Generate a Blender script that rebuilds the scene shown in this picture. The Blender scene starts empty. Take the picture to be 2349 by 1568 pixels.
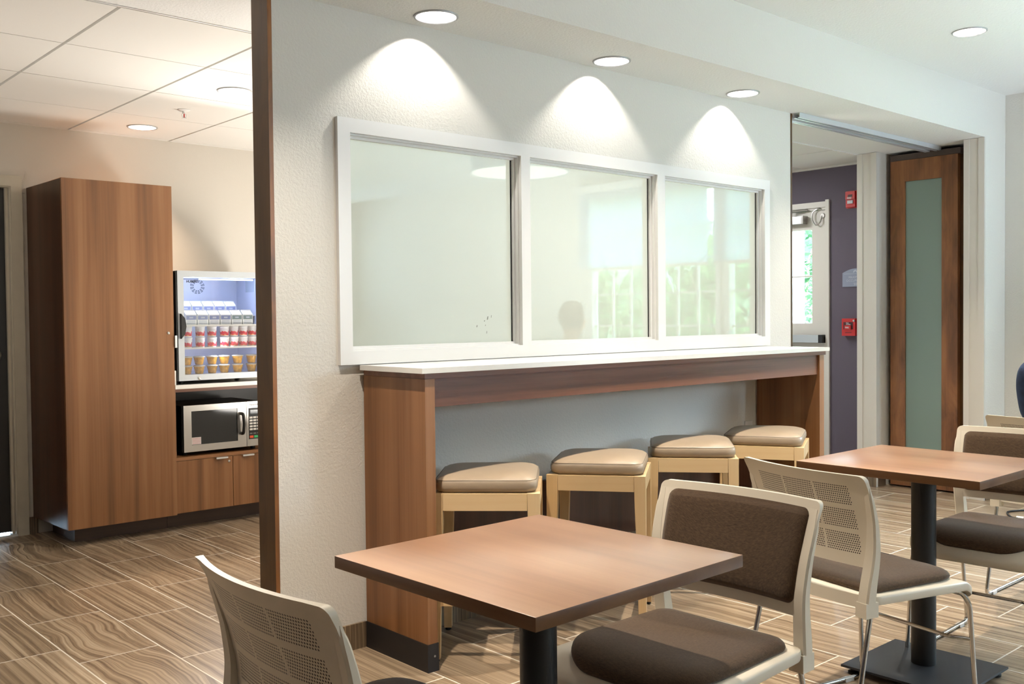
E_SOFFIT, E_MAIN, E_KIT, E_KIT2, E_FILL, E_KF, E_UP, E_UPK, E_SKY, EXPO = 20.0, 300.0, 32.0, 95.0, 0.0, 50.0, 66.0, 56.0, 78.0, -0.05
import bpy, bmesh, math, random
from math import sin, cos, pi, sqrt, radians
from mathutils import Vector, Matrix

random.seed(7)
scene = bpy.context.scene
COL = scene.collection
OFF = {}          # world offset of each unrotated parent, so parts can be written in room coordinates

# ---------------------------------------------------------------- helpers
def lin(c):
    c = c / 255.0
    return c / 12.92 if c <= 0.04045 else ((c + 0.055) / 1.055) ** 2.4

def rgb(r, g, b):
    return (lin(r), lin(g), lin(b), 1.0)

class Mat:
    def __init__(self, name):
        self.m = bpy.data.materials.new(name)
        self.m.use_nodes = True
        self.nt = self.m.node_tree
        self.b = self.nt.nodes['Principled BSDF']
        self.out = self.nt.nodes['Material Output']
    def n(self, t, **kw):
        nd = self.nt.nodes.new(t)
        for k, v in kw.items():
            setattr(nd, k, v)
        return nd
    def l(self, a, b):
        self.nt.links.new(a, b)
    def val(self, sock, v):
        if hasattr(v, 'bl_rna') and hasattr(v, 'is_output'):
            self.l(v, sock)
        else:
            sock.default_value = v
    def math(self, op, a, b=0.0, c=None):
        nd = self.n('ShaderNodeMath', operation=op)
        self.val(nd.inputs[0], a)
        self.val(nd.inputs[1], b)
        if c is not None:
            self.val(nd.inputs[2], c)
        return nd.outputs[0]
    def comb(self, x, y, z):
        nd = self.n('ShaderNodeCombineXYZ')
        self.val(nd.inputs[0], x); self.val(nd.inputs[1], y); self.val(nd.inputs[2], z)
        return nd.outputs[0]
    def noise(self, vec, scale, detail=2.0, rough=0.5, dist=0.0):
        nd = self.n('ShaderNodeTexNoise')
        self.l(vec, nd.inputs['Vector'])
        nd.inputs['Scale'].default_value = scale
        nd.inputs['Detail'].default_value = detail
        nd.inputs['Roughness'].default_value = rough
        nd.inputs['Distortion'].default_value = dist
        return nd.outputs[0]
    def ramp(self, fac, stops, interp='LINEAR'):
        nd = self.n('ShaderNodeValToRGB')
        cr = nd.color_ramp
        cr.interpolation = interp
        while len(cr.elements) < len(stops):
            cr.elements.new(0.5)
        for e, (p, c) in zip(cr.elements, stops):
            e.position = p; e.color = c
        self.l(fac, nd.inputs[0])
        return nd.outputs[0]
    def mix(self, fac, a, b):
        nd = self.n('ShaderNodeMix', data_type='RGBA')
        self.val(nd.inputs[0], fac); self.val(nd.inputs[6], a); self.val(nd.inputs[7], b)
        return nd.outputs[2]
    def mapping(self, vec, scale):
        nd = self.n('ShaderNodeMapping')
        self.l(vec, nd.inputs['Vector'])
        nd.inputs['Scale'].default_value = scale
        return nd.outputs[0]
    def bump(self, h, strength, dist):
        nd = self.n('ShaderNodeBump')
        nd.inputs['Strength'].default_value = strength
        nd.inputs['Distance'].default_value = dist
        self.l(h, nd.inputs['Height'])
        self.l(nd.outputs[0], self.b.inputs['Normal'])
    def obj(self):
        return self.n('ShaderNodeTexCoord').outputs['Object']
    def pos(self):
        return self.n('ShaderNodeNewGeometry').outputs['Position']

def plain(name, col, rough=0.5, metal=0.0, spec=0.5, var=0.0, vscale=20, bump=0.0, bscale=200, coat=0.0):
    M = Mat(name)
    M.b.inputs['Base Color'].default_value = col
    M.b.inputs['Roughness'].default_value = rough
    M.b.inputs['Metallic'].default_value = metal
    M.b.inputs['Specular IOR Level'].default_value = spec
    if coat:
        M.b.inputs['Coat Weight'].default_value = coat
        M.b.inputs['Coat Roughness'].default_value = 0.1
    if var:
        f = M.noise(M.obj(), vscale, 3)
        dk = (col[0] * (1 - var), col[1] * (1 - var), col[2] * (1 - var), 1)
        lt = (min(1, col[0] * (1 + var)), min(1, col[1] * (1 + var)), min(1, col[2] * (1 + var)), 1)
        M.l(M.ramp(f, [(0.3, dk), (0.7, lt)]), M.b.inputs['Base Color'])
    if bump:
        M.bump(M.noise(M.obj(), bscale, 3), bump, 0.002)
    return M.m

def emis(name, col, s):
    M = Mat(name)
    M.b.inputs['Base Color'].default_value = col
    M.b.inputs['Emission Color'].default_value = col
    M.b.inputs['Emission Strength'].default_value = s
    return M.m

def wood(name, dark, mid, light, axis='Z', rough=0.4, scale=1.0, spec=0.5, coat=0.0):
    M = Mat(name)
    def sc(a, b):
        return {'Z': (a, a, b), 'X': (b, a, a), 'Y': (a, b, a)}[axis]
    o = M.obj()
    broad = M.noise(M.mapping(o, sc(7 * scale, 0.22)), 1.5, 3, 0.55, 0.15)
    fine = M.noise(M.mapping(o, sc(60 * scale, 0.8)), 2.0, 4, 0.6)
    f = M.math('ADD', M.math('MULTIPLY', broad, 0.80), M.math('MULTIPLY', fine, 0.20))
    M.l(M.ramp(f, [(0.36, dark), (0.5, mid), (0.64, light)]), M.b.inputs['Base Color'])
    M.b.inputs['Roughness'].default_value = rough
    M.b.inputs['Specular IOR Level'].default_value = spec
    if coat:
        M.b.inputs['Coat Weight'].default_value = coat
        M.b.inputs['Coat Roughness'].default_value = 0.28
    return M.m

def blotch(name, dark, light, rough=0.35):
    M = Mat(name)
    o = M.obj()
    a = M.noise(M.mapping(o, (5, 5, 1.2)), 1.8, 4, 0.6, 0.6)
    g = M.noise(M.mapping(o, (70, 70, 1.5)), 2.0, 3)
    f = M.math('ADD', M.math('MULTIPLY', a, 0.8), M.math('MULTIPLY', g, 0.2))
    M.l(M.ramp(f, [(0.35, dark), (0.65, light)]), M.b.inputs['Base Color'])
    M.b.inputs['Roughness'].default_value = rough
    return M.m

def paint(name, col, scale=110, strength=0.35, dist=0.004, rough=0.75):
    M = Mat(name)
    M.b.inputs['Base Color'].default_value = col
    M.b.inputs['Roughness'].default_value = rough
    M.b.inputs['Specular IOR Level'].default_value = 0.3
    p = M.pos()
    h = M.noise(p, scale, 2, 0.65)
    M.bump(h, strength, dist)
    return M.m

# ---------------------------------------------------------------- mesh helpers
def box(bm, x0, x1, y0, y1, z0, z1, mi=0):
    v = [bm.verts.new(p) for p in ((x0, y0, z0), (x1, y0, z0), (x1, y1, z0), (x0, y1, z0),
                                   (x0, y0, z1), (x1, y0, z1), (x1, y1, z1), (x0, y1, z1))]
    fs = [bm.faces.new([v[i] for i in q]) for q in
          ((0, 3, 2, 1), (4, 5, 6, 7), (0, 1, 5, 4), (1, 2, 6, 5), (2, 3, 7, 6), (3, 0, 4, 7))]
    for f in fs:
        f.material_index = mi
    return v

def prism(bm, pts, z0, z1, mi=0):
    a = [bm.verts.new((p[0], p[1], z0)) for p in pts]
    b = [bm.verts.new((p[0], p[1], z1)) for p in pts]
    n = len(pts)
    fs = [bm.faces.new(list(reversed(a))), bm.faces.new(b)]
    for i in range(n):
        fs.append(bm.faces.new((a[i], a[(i + 1) % n], b[(i + 1) % n], b[i])))
    for f in fs:
        f.material_index = mi
    return a + b

def lathe(bm, prof, c=(0, 0, 0), seg=32, mi=0, cap0=False, cap1=False):
    rings = []
    for r, z in prof:
        rings.append([bm.verts.new((c[0] + r * cos(2 * pi * i / seg), c[1] + r * sin(2 * pi * i / seg), c[2] + z)) for i in range(seg)])
    for a, b in zip(rings, rings[1:]):
        for i in range(seg):
            f = bm.faces.new((a[i], a[(i + 1) % seg], b[(i + 1) % seg], b[i]))
            f.material_index = mi
    if cap0:
        bm.faces.new(list(reversed(rings[0]))).material_index = mi
    if cap1:
        bm.faces.new(rings[-1]).material_index = mi

def smooth_path(pts, rad=0.03, seg=5):
    pts = [Vector(p) for p in pts]
    out = [pts[0]]
    for a, b, c in zip(pts, pts[1:], pts[2:]):
        d1, d2 = (a - b), (c - b)
        r = min(rad, d1.length * 0.48, d2.length * 0.48)
        p0, p2 = b + d1.normalized() * r, b + d2.normalized() * r
        for i in range(seg + 1):
            t = i / seg
            out.append(p0 * (1 - t) ** 2 + b * 2 * t * (1 - t) + p2 * t * t)
    out.append(pts[-1])
    return out

def tube(bm, pts, r, seg=10, mi=0, closed=False):
    pts = [Vector(p) for p in pts]
    up = Vector((0, 0, 1))
    rings = []
    n = len(pts)
    prev = None
    for i, p in enumerate(pts):
        t = (pts[min(i + 1, n - 1)] - pts[max(i - 1, 0)]).normalized()
        if prev is None:
            a = t.orthogonal().normalized()
        else:
            a = (prev - t * prev.dot(t)).normalized()
        prev = a
        b = t.cross(a)
        rr = r[i] if isinstance(r, (list, tuple)) else r
        rings.append([bm.verts.new(p + a * rr * cos(2 * pi * k / seg) + b * rr * sin(2 * pi * k / seg)) for k in range(seg)])
    for a, b in zip(rings, rings[1:]):
        for k in range(seg):
            bm.faces.new((a[k], a[(k + 1) % seg], b[(k + 1) % seg], b[k])).material_index = mi
    bm.faces.new(list(reversed(rings[0]))).material_index = mi
    bm.faces.new(rings[-1]).material_index = mi

def bevel(bm, w, seg=2, ang=30):
    es = [e for e in bm.edges if len(e.link_faces) == 2 and e.calc_face_angle(0) > radians(ang)]
    bmesh.ops.bevel(bm, geom=es, offset=w, segments=seg, profile=0.5, affect='EDGES', clamp_overlap=True)

def new_bm():
    return bmesh.new()

def thing(name, label, cat, loc=(0, 0, 0), rz=0.0, group=None, kind=None):
    o = bpy.data.objects.new(name, None)
    COL.objects.link(o)
    o.empty_display_size = 0.1
    o.location = loc
    o.rotation_euler = (0, 0, rz)
    o['label'] = label
    o['category'] = cat
    if group:
        o['group'] = group
    if kind:
        o['kind'] = kind
    OFF[o.name] = Vector(loc)
    return o

def part(name, bm, mat, parent=None, world=True, smooth=True, ang=35, label=None):
    bmesh.ops.recalc_face_normals(bm, faces=bm.faces)
    off = OFF.get(parent.name, Vector()) if (parent is not None and world) else Vector()
    if off.length:
        bmesh.ops.translate(bm, verts=bm.verts, vec=-off)
    me = bpy.data.meshes.new(name)
    bm.to_mesh(me)
    bm.free()
    for m in (mat if isinstance(mat, (list, tuple)) else [mat]):
        me.materials.append(m)
    o = bpy.data.objects.new(name, me)
    COL.objects.link(o)
    if parent is not None:
        o.parent = parent
    OFF[o.name] = off
    if smooth and len(me.polygons):
        me.shade_smooth()
        me.set_sharp_from_angle(angle=radians(ang))
    if label:
        o['label'] = label
    return o

def bpart(name, x0, x1, y0, y1, z0, z1, mat, parent=None, bv=0.0, label=None):
    bm = new_bm()
    box(bm, x0, x1, y0, y1, z0, z1)
    if bv:
        bevel(bm, bv)
    return part(name, bm, mat, parent, label=label)

def struct(o, label=None):
    o['kind'] = 'structure'
    if label:
        o['label'] = label
    return o

def top(o, label, cat, group=None, kind=None):
    o['label'] = label; o['category'] = cat
    if group: o['group'] = group
    if kind: o['kind'] = kind
    return o

def copy_tree(o, loc=None, rz=None, label=None):
    c = o.copy(); COL.objects.link(c)
    if loc is not None: c.location = loc
    if rz is not None: c.rotation_euler = (0, 0, rz)
    if label: c['label'] = label
    for ch in o.children:
        d = ch.copy(); COL.objects.link(d); d.parent = c
        for g in ch.children:
            e = g.copy(); COL.objects.link(e); e.parent = d
    return c

def text_bm(txt, size, M4, depth=0.0004, bold=0.0, align='LEFT'):
    cu = bpy.data.curves.new('lettering_curve', 'FONT')
    cu.body = txt; cu.size = 1.0; cu.extrude = depth / size; cu.offset = bold / size * 0.5; cu.resolution_u = 4
    cu.align_x = align
    ob = bpy.data.objects.new('lettering_tmp', cu)
    COL.objects.link(ob)
    dg = bpy.context.evaluated_depsgraph_get()
    me = bpy.data.meshes.new_from_object(ob.evaluated_get(dg))
    bm = new_bm(); bm.from_mesh(me)
    bpy.data.objects.remove(ob); bpy.data.curves.remove(cu); bpy.data.meshes.remove(me)
    bmesh.ops.transform(bm, matrix=M4 @ Matrix.Scale(size, 4), verts=bm.verts)
    return bm

def face_mat(origin, right, upv):
    r, u = Vector(right).normalized(), Vector(upv).normalized()
    n = r.cross(u)
    M4 = Matrix.Identity(4)
    for i in range(3):
        M4[i][0] = r[i]; M4[i][1] = u[i]; M4[i][2] = n[i]; M4[i][3] = origin[i]
    return M4

def holed_sheet(bm, x0, x1, y0, y1, z, holes, seg=32, mi=0):
    """flat sheet facing down with round holes (x, y, r)"""
    es = []
    def loop(pts):
        vs = [bm.verts.new(p) for p in pts]
        for i in range(len(vs)):
            es.append(bm.edges.new((vs[i], vs[(i + 1) % len(vs)])))
    loop([(x0, y0, z), (x1, y0, z), (x1, y1, z), (x0, y1, z)])
    for hx, hy, r in holes:
        loop([(hx + r * cos(2 * pi * i / seg), hy + r * sin(2 * pi * i / seg), z) for i in range(seg)])
    res = bmesh.ops.triangle_fill(bm, use_beauty=True, use_dissolve=False, edges=es, normal=(0, 0, -1))
    for g in res['geom']:
        if isinstance(g, bmesh.types.BMFace):
            g.material_index = mi

# ---------------------------------------------------------------- camera
F_PX = 2257.78
cam_d = bpy.data.cameras.new('camera')
cam_d.sensor_width = 36.0
cam_d.lens = F_PX * 36.0 / 2349.0
cam_d.clip_start = 0.02
cam = bpy.data.objects.new('camera', cam_d)
COL.objects.link(cam)
hd_, pt_, rl_ = radians(48.12058), radians(-1.44597), radians(-0.55976)
fw = Vector((cos(hd_) * cos(pt_), sin(hd_) * cos(pt_), sin(pt_)))
r0 = Vector((sin(hd_), -cos(hd_), 0)); u0 = r0.cross(fw)
ri = r0 * cos(rl_) + u0 * sin(rl_)
uu = -r0 * sin(rl_) + u0 * cos(rl_)
M4 = Matrix.Identity(4)
for i in range(3):
    M4[i][0] = ri[i]; M4[i][1] = uu[i]; M4[i][2] = -fw[i]
M4[2][3] = 1.26
cam.matrix_world = M4
scene.camera = cam

# ---------------------------------------------------------------- materials
WALL = paint('wall_paint', rgb(226, 222, 214), 95, 0.4, 0.005)
TRACK = plain('painted_track', rgb(214, 218, 222), 0.3, 0.35)
WALLK = paint('kitchen_wall_paint', rgb(214, 208, 198), 140, 0.2, 0.003)
PURPLE = paint('plum_wall_paint', rgb(104, 95, 106), 150, 0.2, 0.003)
CEIL = paint('textured_ceiling_paint', rgb(246, 246, 244), 80, 0.45, 0.006, 0.9)
RING = plain('can_trim_grey', rgb(176, 178, 180), 0.4, 0.2)
TILE_C = paint('ceiling_tile', rgb(240, 237, 231), 160, 0.15, 0.002, 0.9)
RECESS = plain('ceiling_grid_metal', rgb(205, 200, 192), 0.6)
WHITE = plain('white_enamel', rgb(240, 238, 235), 0.32, var=0.01, vscale=5)
TRIMW = plain('warm_white_trim', rgb(226, 220, 210), 0.4, var=0.01, vscale=5)
CASING_K = plain('kitchen_casing_paint', rgb(200, 192, 174), 0.45, var=0.02)
QUARTZ = plain('white_quartz', rgb(240, 239, 234), 0.16, var=0.012, vscale=300)
WAL_V = wood('walnut_vertical', rgb(108, 70, 40), rgb(136, 91, 54), rgb(154, 108, 70), 'Z', 0.42)
WAL_H = wood('walnut_horizontal', rgb(96, 60, 42), rgb(120, 77, 56), rgb(136, 92, 70), 'X', 0.38)
WAL_C = wood('walnut_shelf', rgb(108, 70, 40), rgb(136, 91, 54), rgb(154, 108, 70), 'X', 0.42)
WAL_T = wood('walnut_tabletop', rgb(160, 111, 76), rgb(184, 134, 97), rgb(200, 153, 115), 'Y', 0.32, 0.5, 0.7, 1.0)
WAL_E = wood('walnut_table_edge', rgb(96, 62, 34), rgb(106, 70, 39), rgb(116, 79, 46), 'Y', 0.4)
WAL_D = wood('dark_walnut', rgb(62, 38, 24), rgb(78, 49, 32), rgb(90, 58, 40), 'Z', 0.35)
WAL_K = wood('dark_walnut_kick', rgb(58, 40, 30), rgb(68, 47, 35), rgb(76, 54, 41), 'X', 0.45)
STAIN = blotch('stained_maple_dark', rgb(68, 46, 24), rgb(100, 70, 38))
STAIN_LIT = blotch('stained_maple_lit_face', rgb(92, 58, 24), rgb(164, 104, 42))  # same stain as STAIN, brighter light on the front face put into colour
DOORW = blotch('stained_door_wood', rgb(102, 62, 34), rgb(158, 103, 60), 0.4)
BLACK = plain('black_powder_coat', rgb(26, 25, 24), 0.45, bump=0.1, bscale=500)
BLACKP = plain('black_plastic', rgb(22, 20, 19), 0.4)
PLATE = plain('charcoal_plate', rgb(44, 46, 50), 0.42, bump=0.1, bscale=600)
PLINTH = plain('black_vinyl_plinth', rgb(28, 26, 28), 0.5)
CHROME = plain('chrome', rgb(205, 203, 200), 0.12, 1.0)
STEEL = plain('satin_steel', rgb(172, 169, 165), 0.28, 1.0)
ALU = plain('aluminium', rgb(206, 208, 210), 0.35, 1.0)
SILVER = plain('silver_paint', rgb(188, 193, 198), 0.4, 0.25)
PLAST = plain('ivory_plastic', rgb(226, 215, 196), 0.38, var=0.01)
MAPLE = wood('pale_maple', rgb(212, 176, 124), rgb(222, 188, 140), rgb(230, 202, 158), 'Z', 0.4, 0.6)
VINYL = plain('taupe_vinyl', rgb(168, 149, 127), 0.36, var=0.03, vscale=30, bump=0.15, bscale=400)
SEAM = plain('vinyl_seam', rgb(120, 104, 86), 0.5)
RED = plain('red_plastic', rgb(196, 30, 30), 0.35)
DKRED = plain('dark_red_recess', rgb(70, 14, 14), 0.4)
SIGN = plain('blue_grey_sign', rgb(142, 148, 166), 0.45)
SIGNT = plain('sign_lettering', rgb(196, 198, 208), 0.5)
TXTW = plain('white_print', rgb(240, 236, 232), 0.5)
TXTB = plain('black_print', rgb(30, 30, 40), 0.5)
RUBBER = plain('black_rubber', rgb(18, 17, 16), 0.7)
CLEARG = plain('clear_glide_plastic', rgb(214, 212, 208), 0.15)
LENS = plain('strobe_lens', rgb(225, 225, 228), 0.1)
CAN = plain('can_reflector', rgb(238, 238, 236), 0.22, 0.25)
LAMP_W = emis('lamp_disc', (1.0, 0.98, 0.95, 1), 2.0)
LAMP_K = emis('kitchen_lamp_disc', (1.0, 0.98, 0.95, 1), 2.0)
LEDBLUE = emis('cooler_led', (0.80, 0.88, 1.0, 1), 7.0)
COOLIN = plain('cooler_liner', rgb(205, 214, 245), 0.35)
NAVY = plain('navy_cotton', rgb(38, 56, 88), 0.85, var=0.25, vscale=25, bump=0.3, bscale=300)
TROUS = plain('dark_trousers', rgb(40, 40, 46), 0.85)
SKIN = plain('skin', rgb(205, 160, 130), 0.5)
HAIR = plain('brown_hair', rgb(56, 38, 26), 0.5, bump=0.4, bscale=120)
CORDM = plain('black_cord', rgb(26, 28, 32), 0.5)
SHOE = plain('black_shoe', rgb(24, 22, 22), 0.4)
TRUNKM = plain('bark', rgb(90, 72, 56), 0.9)
GRASS = plain('lawn', rgb(120, 160, 70), 0.9, var=0.3, vscale=8)
PAVE = plain('pavement', rgb(190, 186, 180), 0.9)

def fabric():
    M = Mat('brown_woven_fabric')
    o = M.obj()
    a = M.noise(M.mapping(o, (60, 900, 900)), 1.6, 2)
    b = M.noise(M.mapping(o, (900, 60, 90)), 1.6, 2)
    f = M.math('MULTIPLY', M.math('ADD', a, b), 0.5)
    M.l(M.ramp(f, [(0.34, rgb(58, 44, 31)), (0.52, rgb(80, 62, 46)), (0.68, rgb(100, 80, 60))]), M.b.inputs['Base Color'])
    M.b.inputs['Roughness'].default_value = 0.9
    M.b.inputs['Specular IOR Level'].default_value = 0.2
    M.b.inputs['Sheen Weight'].default_value = 0.15
    M.bump(f, 0.12, 0.001)
    return M.m
FABRIC = fabric()

def perforated():
    """ivory plastic with 3 x 3 panels of small round holes; UV = metres across / up the shell"""
    M = Mat('perforated_ivory_plastic')
    uv = M.n('ShaderNodeTexCoord').outputs['UV']
    sp = M.n('ShaderNodeSeparateXYZ'); M.l(uv, sp.inputs[0])
    u, v = sp.outputs[0], sp.outputs[1]
    # panel masks
    def band(x, lo, pitch, width, cnt):
        r = M.math('DIVIDE', M.math('SUBTRACT', x, lo), pitch)
        fr = M.math('FRACT', r)
        ins = M.math('LESS_THAN', fr, width / pitch)
        ok = M.math('MULTIPLY', M.math('GREATER_THAN', r, 0.0), M.math('LESS_THAN', r, float(cnt)))
        return M.math('MULTIPLY', ins, ok)
    mu = band(u, -0.1795, 0.121, 0.113, 3)
    mv = band(v, 0.5675, 0.0727, 0.060, 3)
    # staggered dots
    P = 0.0066
    rowf = M.math('DIVIDE', v, P)
    row = M.math('FLOOR', rowf)
    shift = M.math('MULTIPLY', M.math('MODULO', row, 2.0), 0.5)
    cu = M.math('SUBTRACT', M.math('FRACT', M.math('ADD', M.math('DIVIDE', u, P), M.math('ADD', shift, 100.0))), 0.5)
    cv = M.math('SUBTRACT', M.math('FRACT', rowf), 0.5)
    d = M.math('SQRT', M.math('ADD', M.math('MULTIPLY', cu, cu), M.math('MULTIPLY', cv, cv)))
    hole = M.math('MULTIPLY', M.math('LESS_THAN', d, 0.31), M.math('MULTIPLY', mu, mv))
    M.l(M.mix(hole, rgb(226, 215, 196), rgb(58, 46, 36)), M.b.inputs['Base Color'])
    M.b.inputs['Roughness'].default_value = 0.4
    M.bump(M.math('SUBTRACT', 1.0, hole), 0.5, 0.002)
    return M.m
PERF = perforated()

def floor_mat():
    M = Mat('striped_porcelain_floor')
    sp = M.n('ShaderNodeSeparateXYZ'); M.l(M.pos(), sp.inputs[0])
    x, y = sp.outputs[0], sp.outputs[1]
    TX, TY = 0.2985, 0.6225
    kx = M.math('DIVIDE', M.math('SUBTRACT', x, 1.503), TX)
    k = M.math('FLOOR', kx)
    fx = M.math('FRACT', M.math('ADD', kx, 200.0))
    jy = M.math('DIVIDE', M.math('ADD', M.math('SUBTRACT', y, 5.411), M.math('MULTIPLY', k, 0.2075)), TY)
    j = M.math('FLOOR', jy)
    fy = M.math('FRACT', M.math('ADD', jy, 200.0))
    ex = M.math('MULTIPLY', M.math('MINIMUM', fx, M.math('SUBTRACT', 1.0, fx)), TX)
    ey = M.math('MULTIPLY', M.math('MINIMUM', fy, M.math('SUBTRACT', 1.0, fy)), TY)
    e = M.math('MINIMUM', ex, ey)
    grout = M.math('LESS_THAN', e, 0.0028)
    wn = M.n('ShaderNodeTexWhiteNoise', noise_dimensions='2D')
    M.l(M.comb(k, j, 0.0), wn.inputs['Vector'])
    rc = M.n('ShaderNodeSeparateColor'); M.l(wn.outputs['Color'], rc.inputs[0])
    r1 = M.math('MULTIPLY', rc.outputs[0], 40.0)
    r2 = M.math('MULTIPLY', rc.outputs[1], 40.0)
    warp = M.noise(M.comb(M.math('ADD', M.math('MULTIPLY', x, 3.2), r1), M.math('ADD', M.math('MULTIPLY', y, 2.1), r2), 0.0), 1.0, 2)
    xw = M.math('ADD', x, M.math('MULTIPLY', M.math('SUBTRACT', warp, 0.5), M.math('ADD', 0.015, M.math('MULTIPLY', M.math('POWER', rc.outputs[2], 1.6), 0.17))))
    v1 = M.comb(M.math('ADD', M.math('MULTIPLY', xw, 42.0), r1), M.math('ADD', M.math('MULTIPLY', y, 0.42), r2), 0.0)
    n1 = M.noise(v1, 1.0, 4, 0.62)
    v2 = M.comb(M.math('ADD', M.math('MULTIPLY', xw, 130.0), r2), M.math('ADD', M.math('MULTIPLY', y, 1.5), r1), 0.0)
    n2 = M.noise(v2, 1.0, 2, 0.5)
    f = M.math('ADD', M.math('MULTIPLY', n1, 0.66), M.math('MULTIPLY', n2, 0.34))
    col = M.ramp(f, [(0.31, rgb(92, 75, 58)), (0.43, rgb(122, 102, 81)), (0.5, rgb(147, 126, 102)), (0.57, rgb(168, 147, 122)), (0.69, rgb(196, 176, 150))])
    M.l(M.mix(grout, col, rgb(216, 206, 190)), M.b.inputs['Base Color'])
    M.l(M.math('ADD', 0.30, M.math('MULTIPLY', grout, 0.5)), M.b.inputs['Roughness'])
    M.b.inputs['Specular IOR Level'].default_value = 0.5
    M.bump(M.math('SUBTRACT', 1.0, grout), 0.3, 0.001)
    return M.m
FLOOR = floor_mat()

def base_tile(axis):
    M = Mat('striped_base_tile_' + axis)
    sp = M.n('ShaderNodeSeparateXYZ'); M.l(M.pos(), sp.inputs[0])
    a = sp.outputs[0 if axis == 'x' else 1]
    v = M.comb(M.math('MULTIPLY', a, 110.0), M.math('MULTIPLY', sp.outputs[2], 2.0), 0.0)
    n = M.noise(v, 1.0, 3, 0.6)
    M.l(M.ramp(n, [(0.34, rgb(74, 60, 46)), (0.5, rgb(116, 98, 78)), (0.66, rgb(156, 136, 110))]), M.b.inputs['Base Color'])
    M.b.inputs['Roughness'].default_value = 0.4
    return M.m
BASE_X, BASE_Y = base_tile('x'), base_tile('y')

def clear_glass(name='clear_glass', refl=0.07, tint=(1, 1, 1, 1)):
    M = Mat(name)
    t = M.n('ShaderNodeBsdfTransparent'); t.inputs[0].default_value = tint
    g = M.n('ShaderNodeBsdfGlossy'); g.inputs['Roughness'].default_value = 0.02
    lw = M.n('ShaderNodeLayerWeight'); lw.inputs['Blend'].default_value = 0.25
    mx = M.n('ShaderNodeMixShader')
    M.l(M.math('ADD', refl * 0.5, M.math('MULTIPLY', lw.outputs['Fresnel'], 0.8)), mx.inputs[0])
    M.l(t.outputs[0], mx.inputs[1]); M.l(g.outputs[0], mx.inputs[2])
    M.l(mx.outputs[0], M.out.inputs[0])
    return M.m
GLASS = clear_glass()

def frosted_pane():
    """interior glazing: white-green film behind polished glass"""
    M = Mat('filmed_window_glass')
    d = M.n('ShaderNodeBsdfDiffuse'); d.inputs[0].default_value = rgb(206, 210, 204)
    t = M.n('ShaderNodeBsdfTranslucent'); t.inputs[0].default_value = rgb(233, 237, 231)
    a = M.n('ShaderNodeMixShader'); a.inputs[0].default_value = 0.78
    M.l(d.outputs[0], a.inputs[1]); M.l(t.outputs[0], a.inputs[2])
    g = M.n('ShaderNodeBsdfGlossy'); g.inputs['Roughness'].default_value = 0.015
    g.inputs[0].default_value = rgb(240, 250, 248)
    mx = M.n('ShaderNodeMixShader'); mx.inputs[0].default_value = 0.25
    M.l(a.outputs[0], mx.inputs[1]); M.l(g.outputs[0], mx.inputs[2])
    M.l(mx.outputs[0], M.out.inputs[0])
    return M.m
FILMED = frosted_pane()

def door_frost():
    M = Mat('frosted_door_glass')
    M.b.inputs['Base Color'].default_value = rgb(132, 150, 140)
    M.b.inputs['Roughness'].default_value = 0.35
    M.bump(M.noise(M.pos(), 300, 2), 0.05, 0.001)
    return M.m
DFROST = door_frost()

def shade_cloth():
    M = Mat('roller_shade_cloth')
    d = M.n('ShaderNodeBsdfDiffuse'); d.inputs[0].default_value = rgb(214, 224, 232)
    t = M.n('ShaderNodeBsdfTranslucent'); t.inputs[0].default_value = rgb(220, 234, 244)
    a = M.n('ShaderNodeMixShader'); a.inputs[0].default_value = 0.62
    M.l(d.outputs[0], a.inputs[1]); M.l(t.outputs[0], a.inputs[2])
    M.l(a.outputs[0], M.out.inputs[0])
    return M.m
SHADE = shade_cloth()

def leafm(name, c1, c2):
    M = Mat(name)
    inf = M.n('ShaderNodeNewGeometry').outputs['Random Per Island']
    col = M.ramp(inf, [(0.0, c1), (1.0, c2)])
    d = M.n('ShaderNodeBsdfDiffuse'); t = M.n('ShaderNodeBsdfTranslucent')
    M.l(col, d.inputs[0]); M.l(col, t.inputs[0])
    a = M.n('ShaderNodeMixShader'); a.inputs[0].default_value = 0.4
    M.l(d.outputs[0], a.inputs[1]); M.l(t.outputs[0], a.inputs[2])
    M.l(a.outputs[0], M.out.inputs[0])
    return M.m
LEAF = leafm('leaf_green', rgb(30, 54, 33), rgb(74, 97, 66))
LEAF3 = leafm('leaf_deep_green', rgb(28, 46, 27), rgb(62, 80, 50))
TREE = plain('tree_crown', rgb(42, 57, 38), 0.9, var=0.5, vscale=6)
LEAF2 = leafm('leaf_pale', rgb(44, 60, 42), rgb(100, 112, 90))
# ================================================================ SETTING
XR = 7.065         # right-hand end wall
YB = 6.257         # kitchen back wall
YW = 3.186         # face of the partition wall
ZS, ZC, ZK = 2.425, 2.745, 2.42

# ---- floor
bm = new_bm(); box(bm, -2.6, XR + 0.12, -4.5, YB + 0.1, -0.05, 0.0)
struct(part('floor', bm, FLOOR, smooth=False))

# ---- partition wall with the long glazed opening
bm = new_bm()
ox0, ox1, oz0, oz1 = 2.025, 4.762, 1.132, 1.968
box(bm, 1.7225, ox0, YW, 3.295, 0, ZS); box(bm, ox1, 5.04, YW, 3.295, 0, ZS)
box(bm, ox0, ox1, YW, 3.295, 0, oz0); box(bm, ox0, ox1, YW, 3.295, oz1, ZS)
struct(part('wall_middle', bm, WALL, smooth=False))
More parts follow.
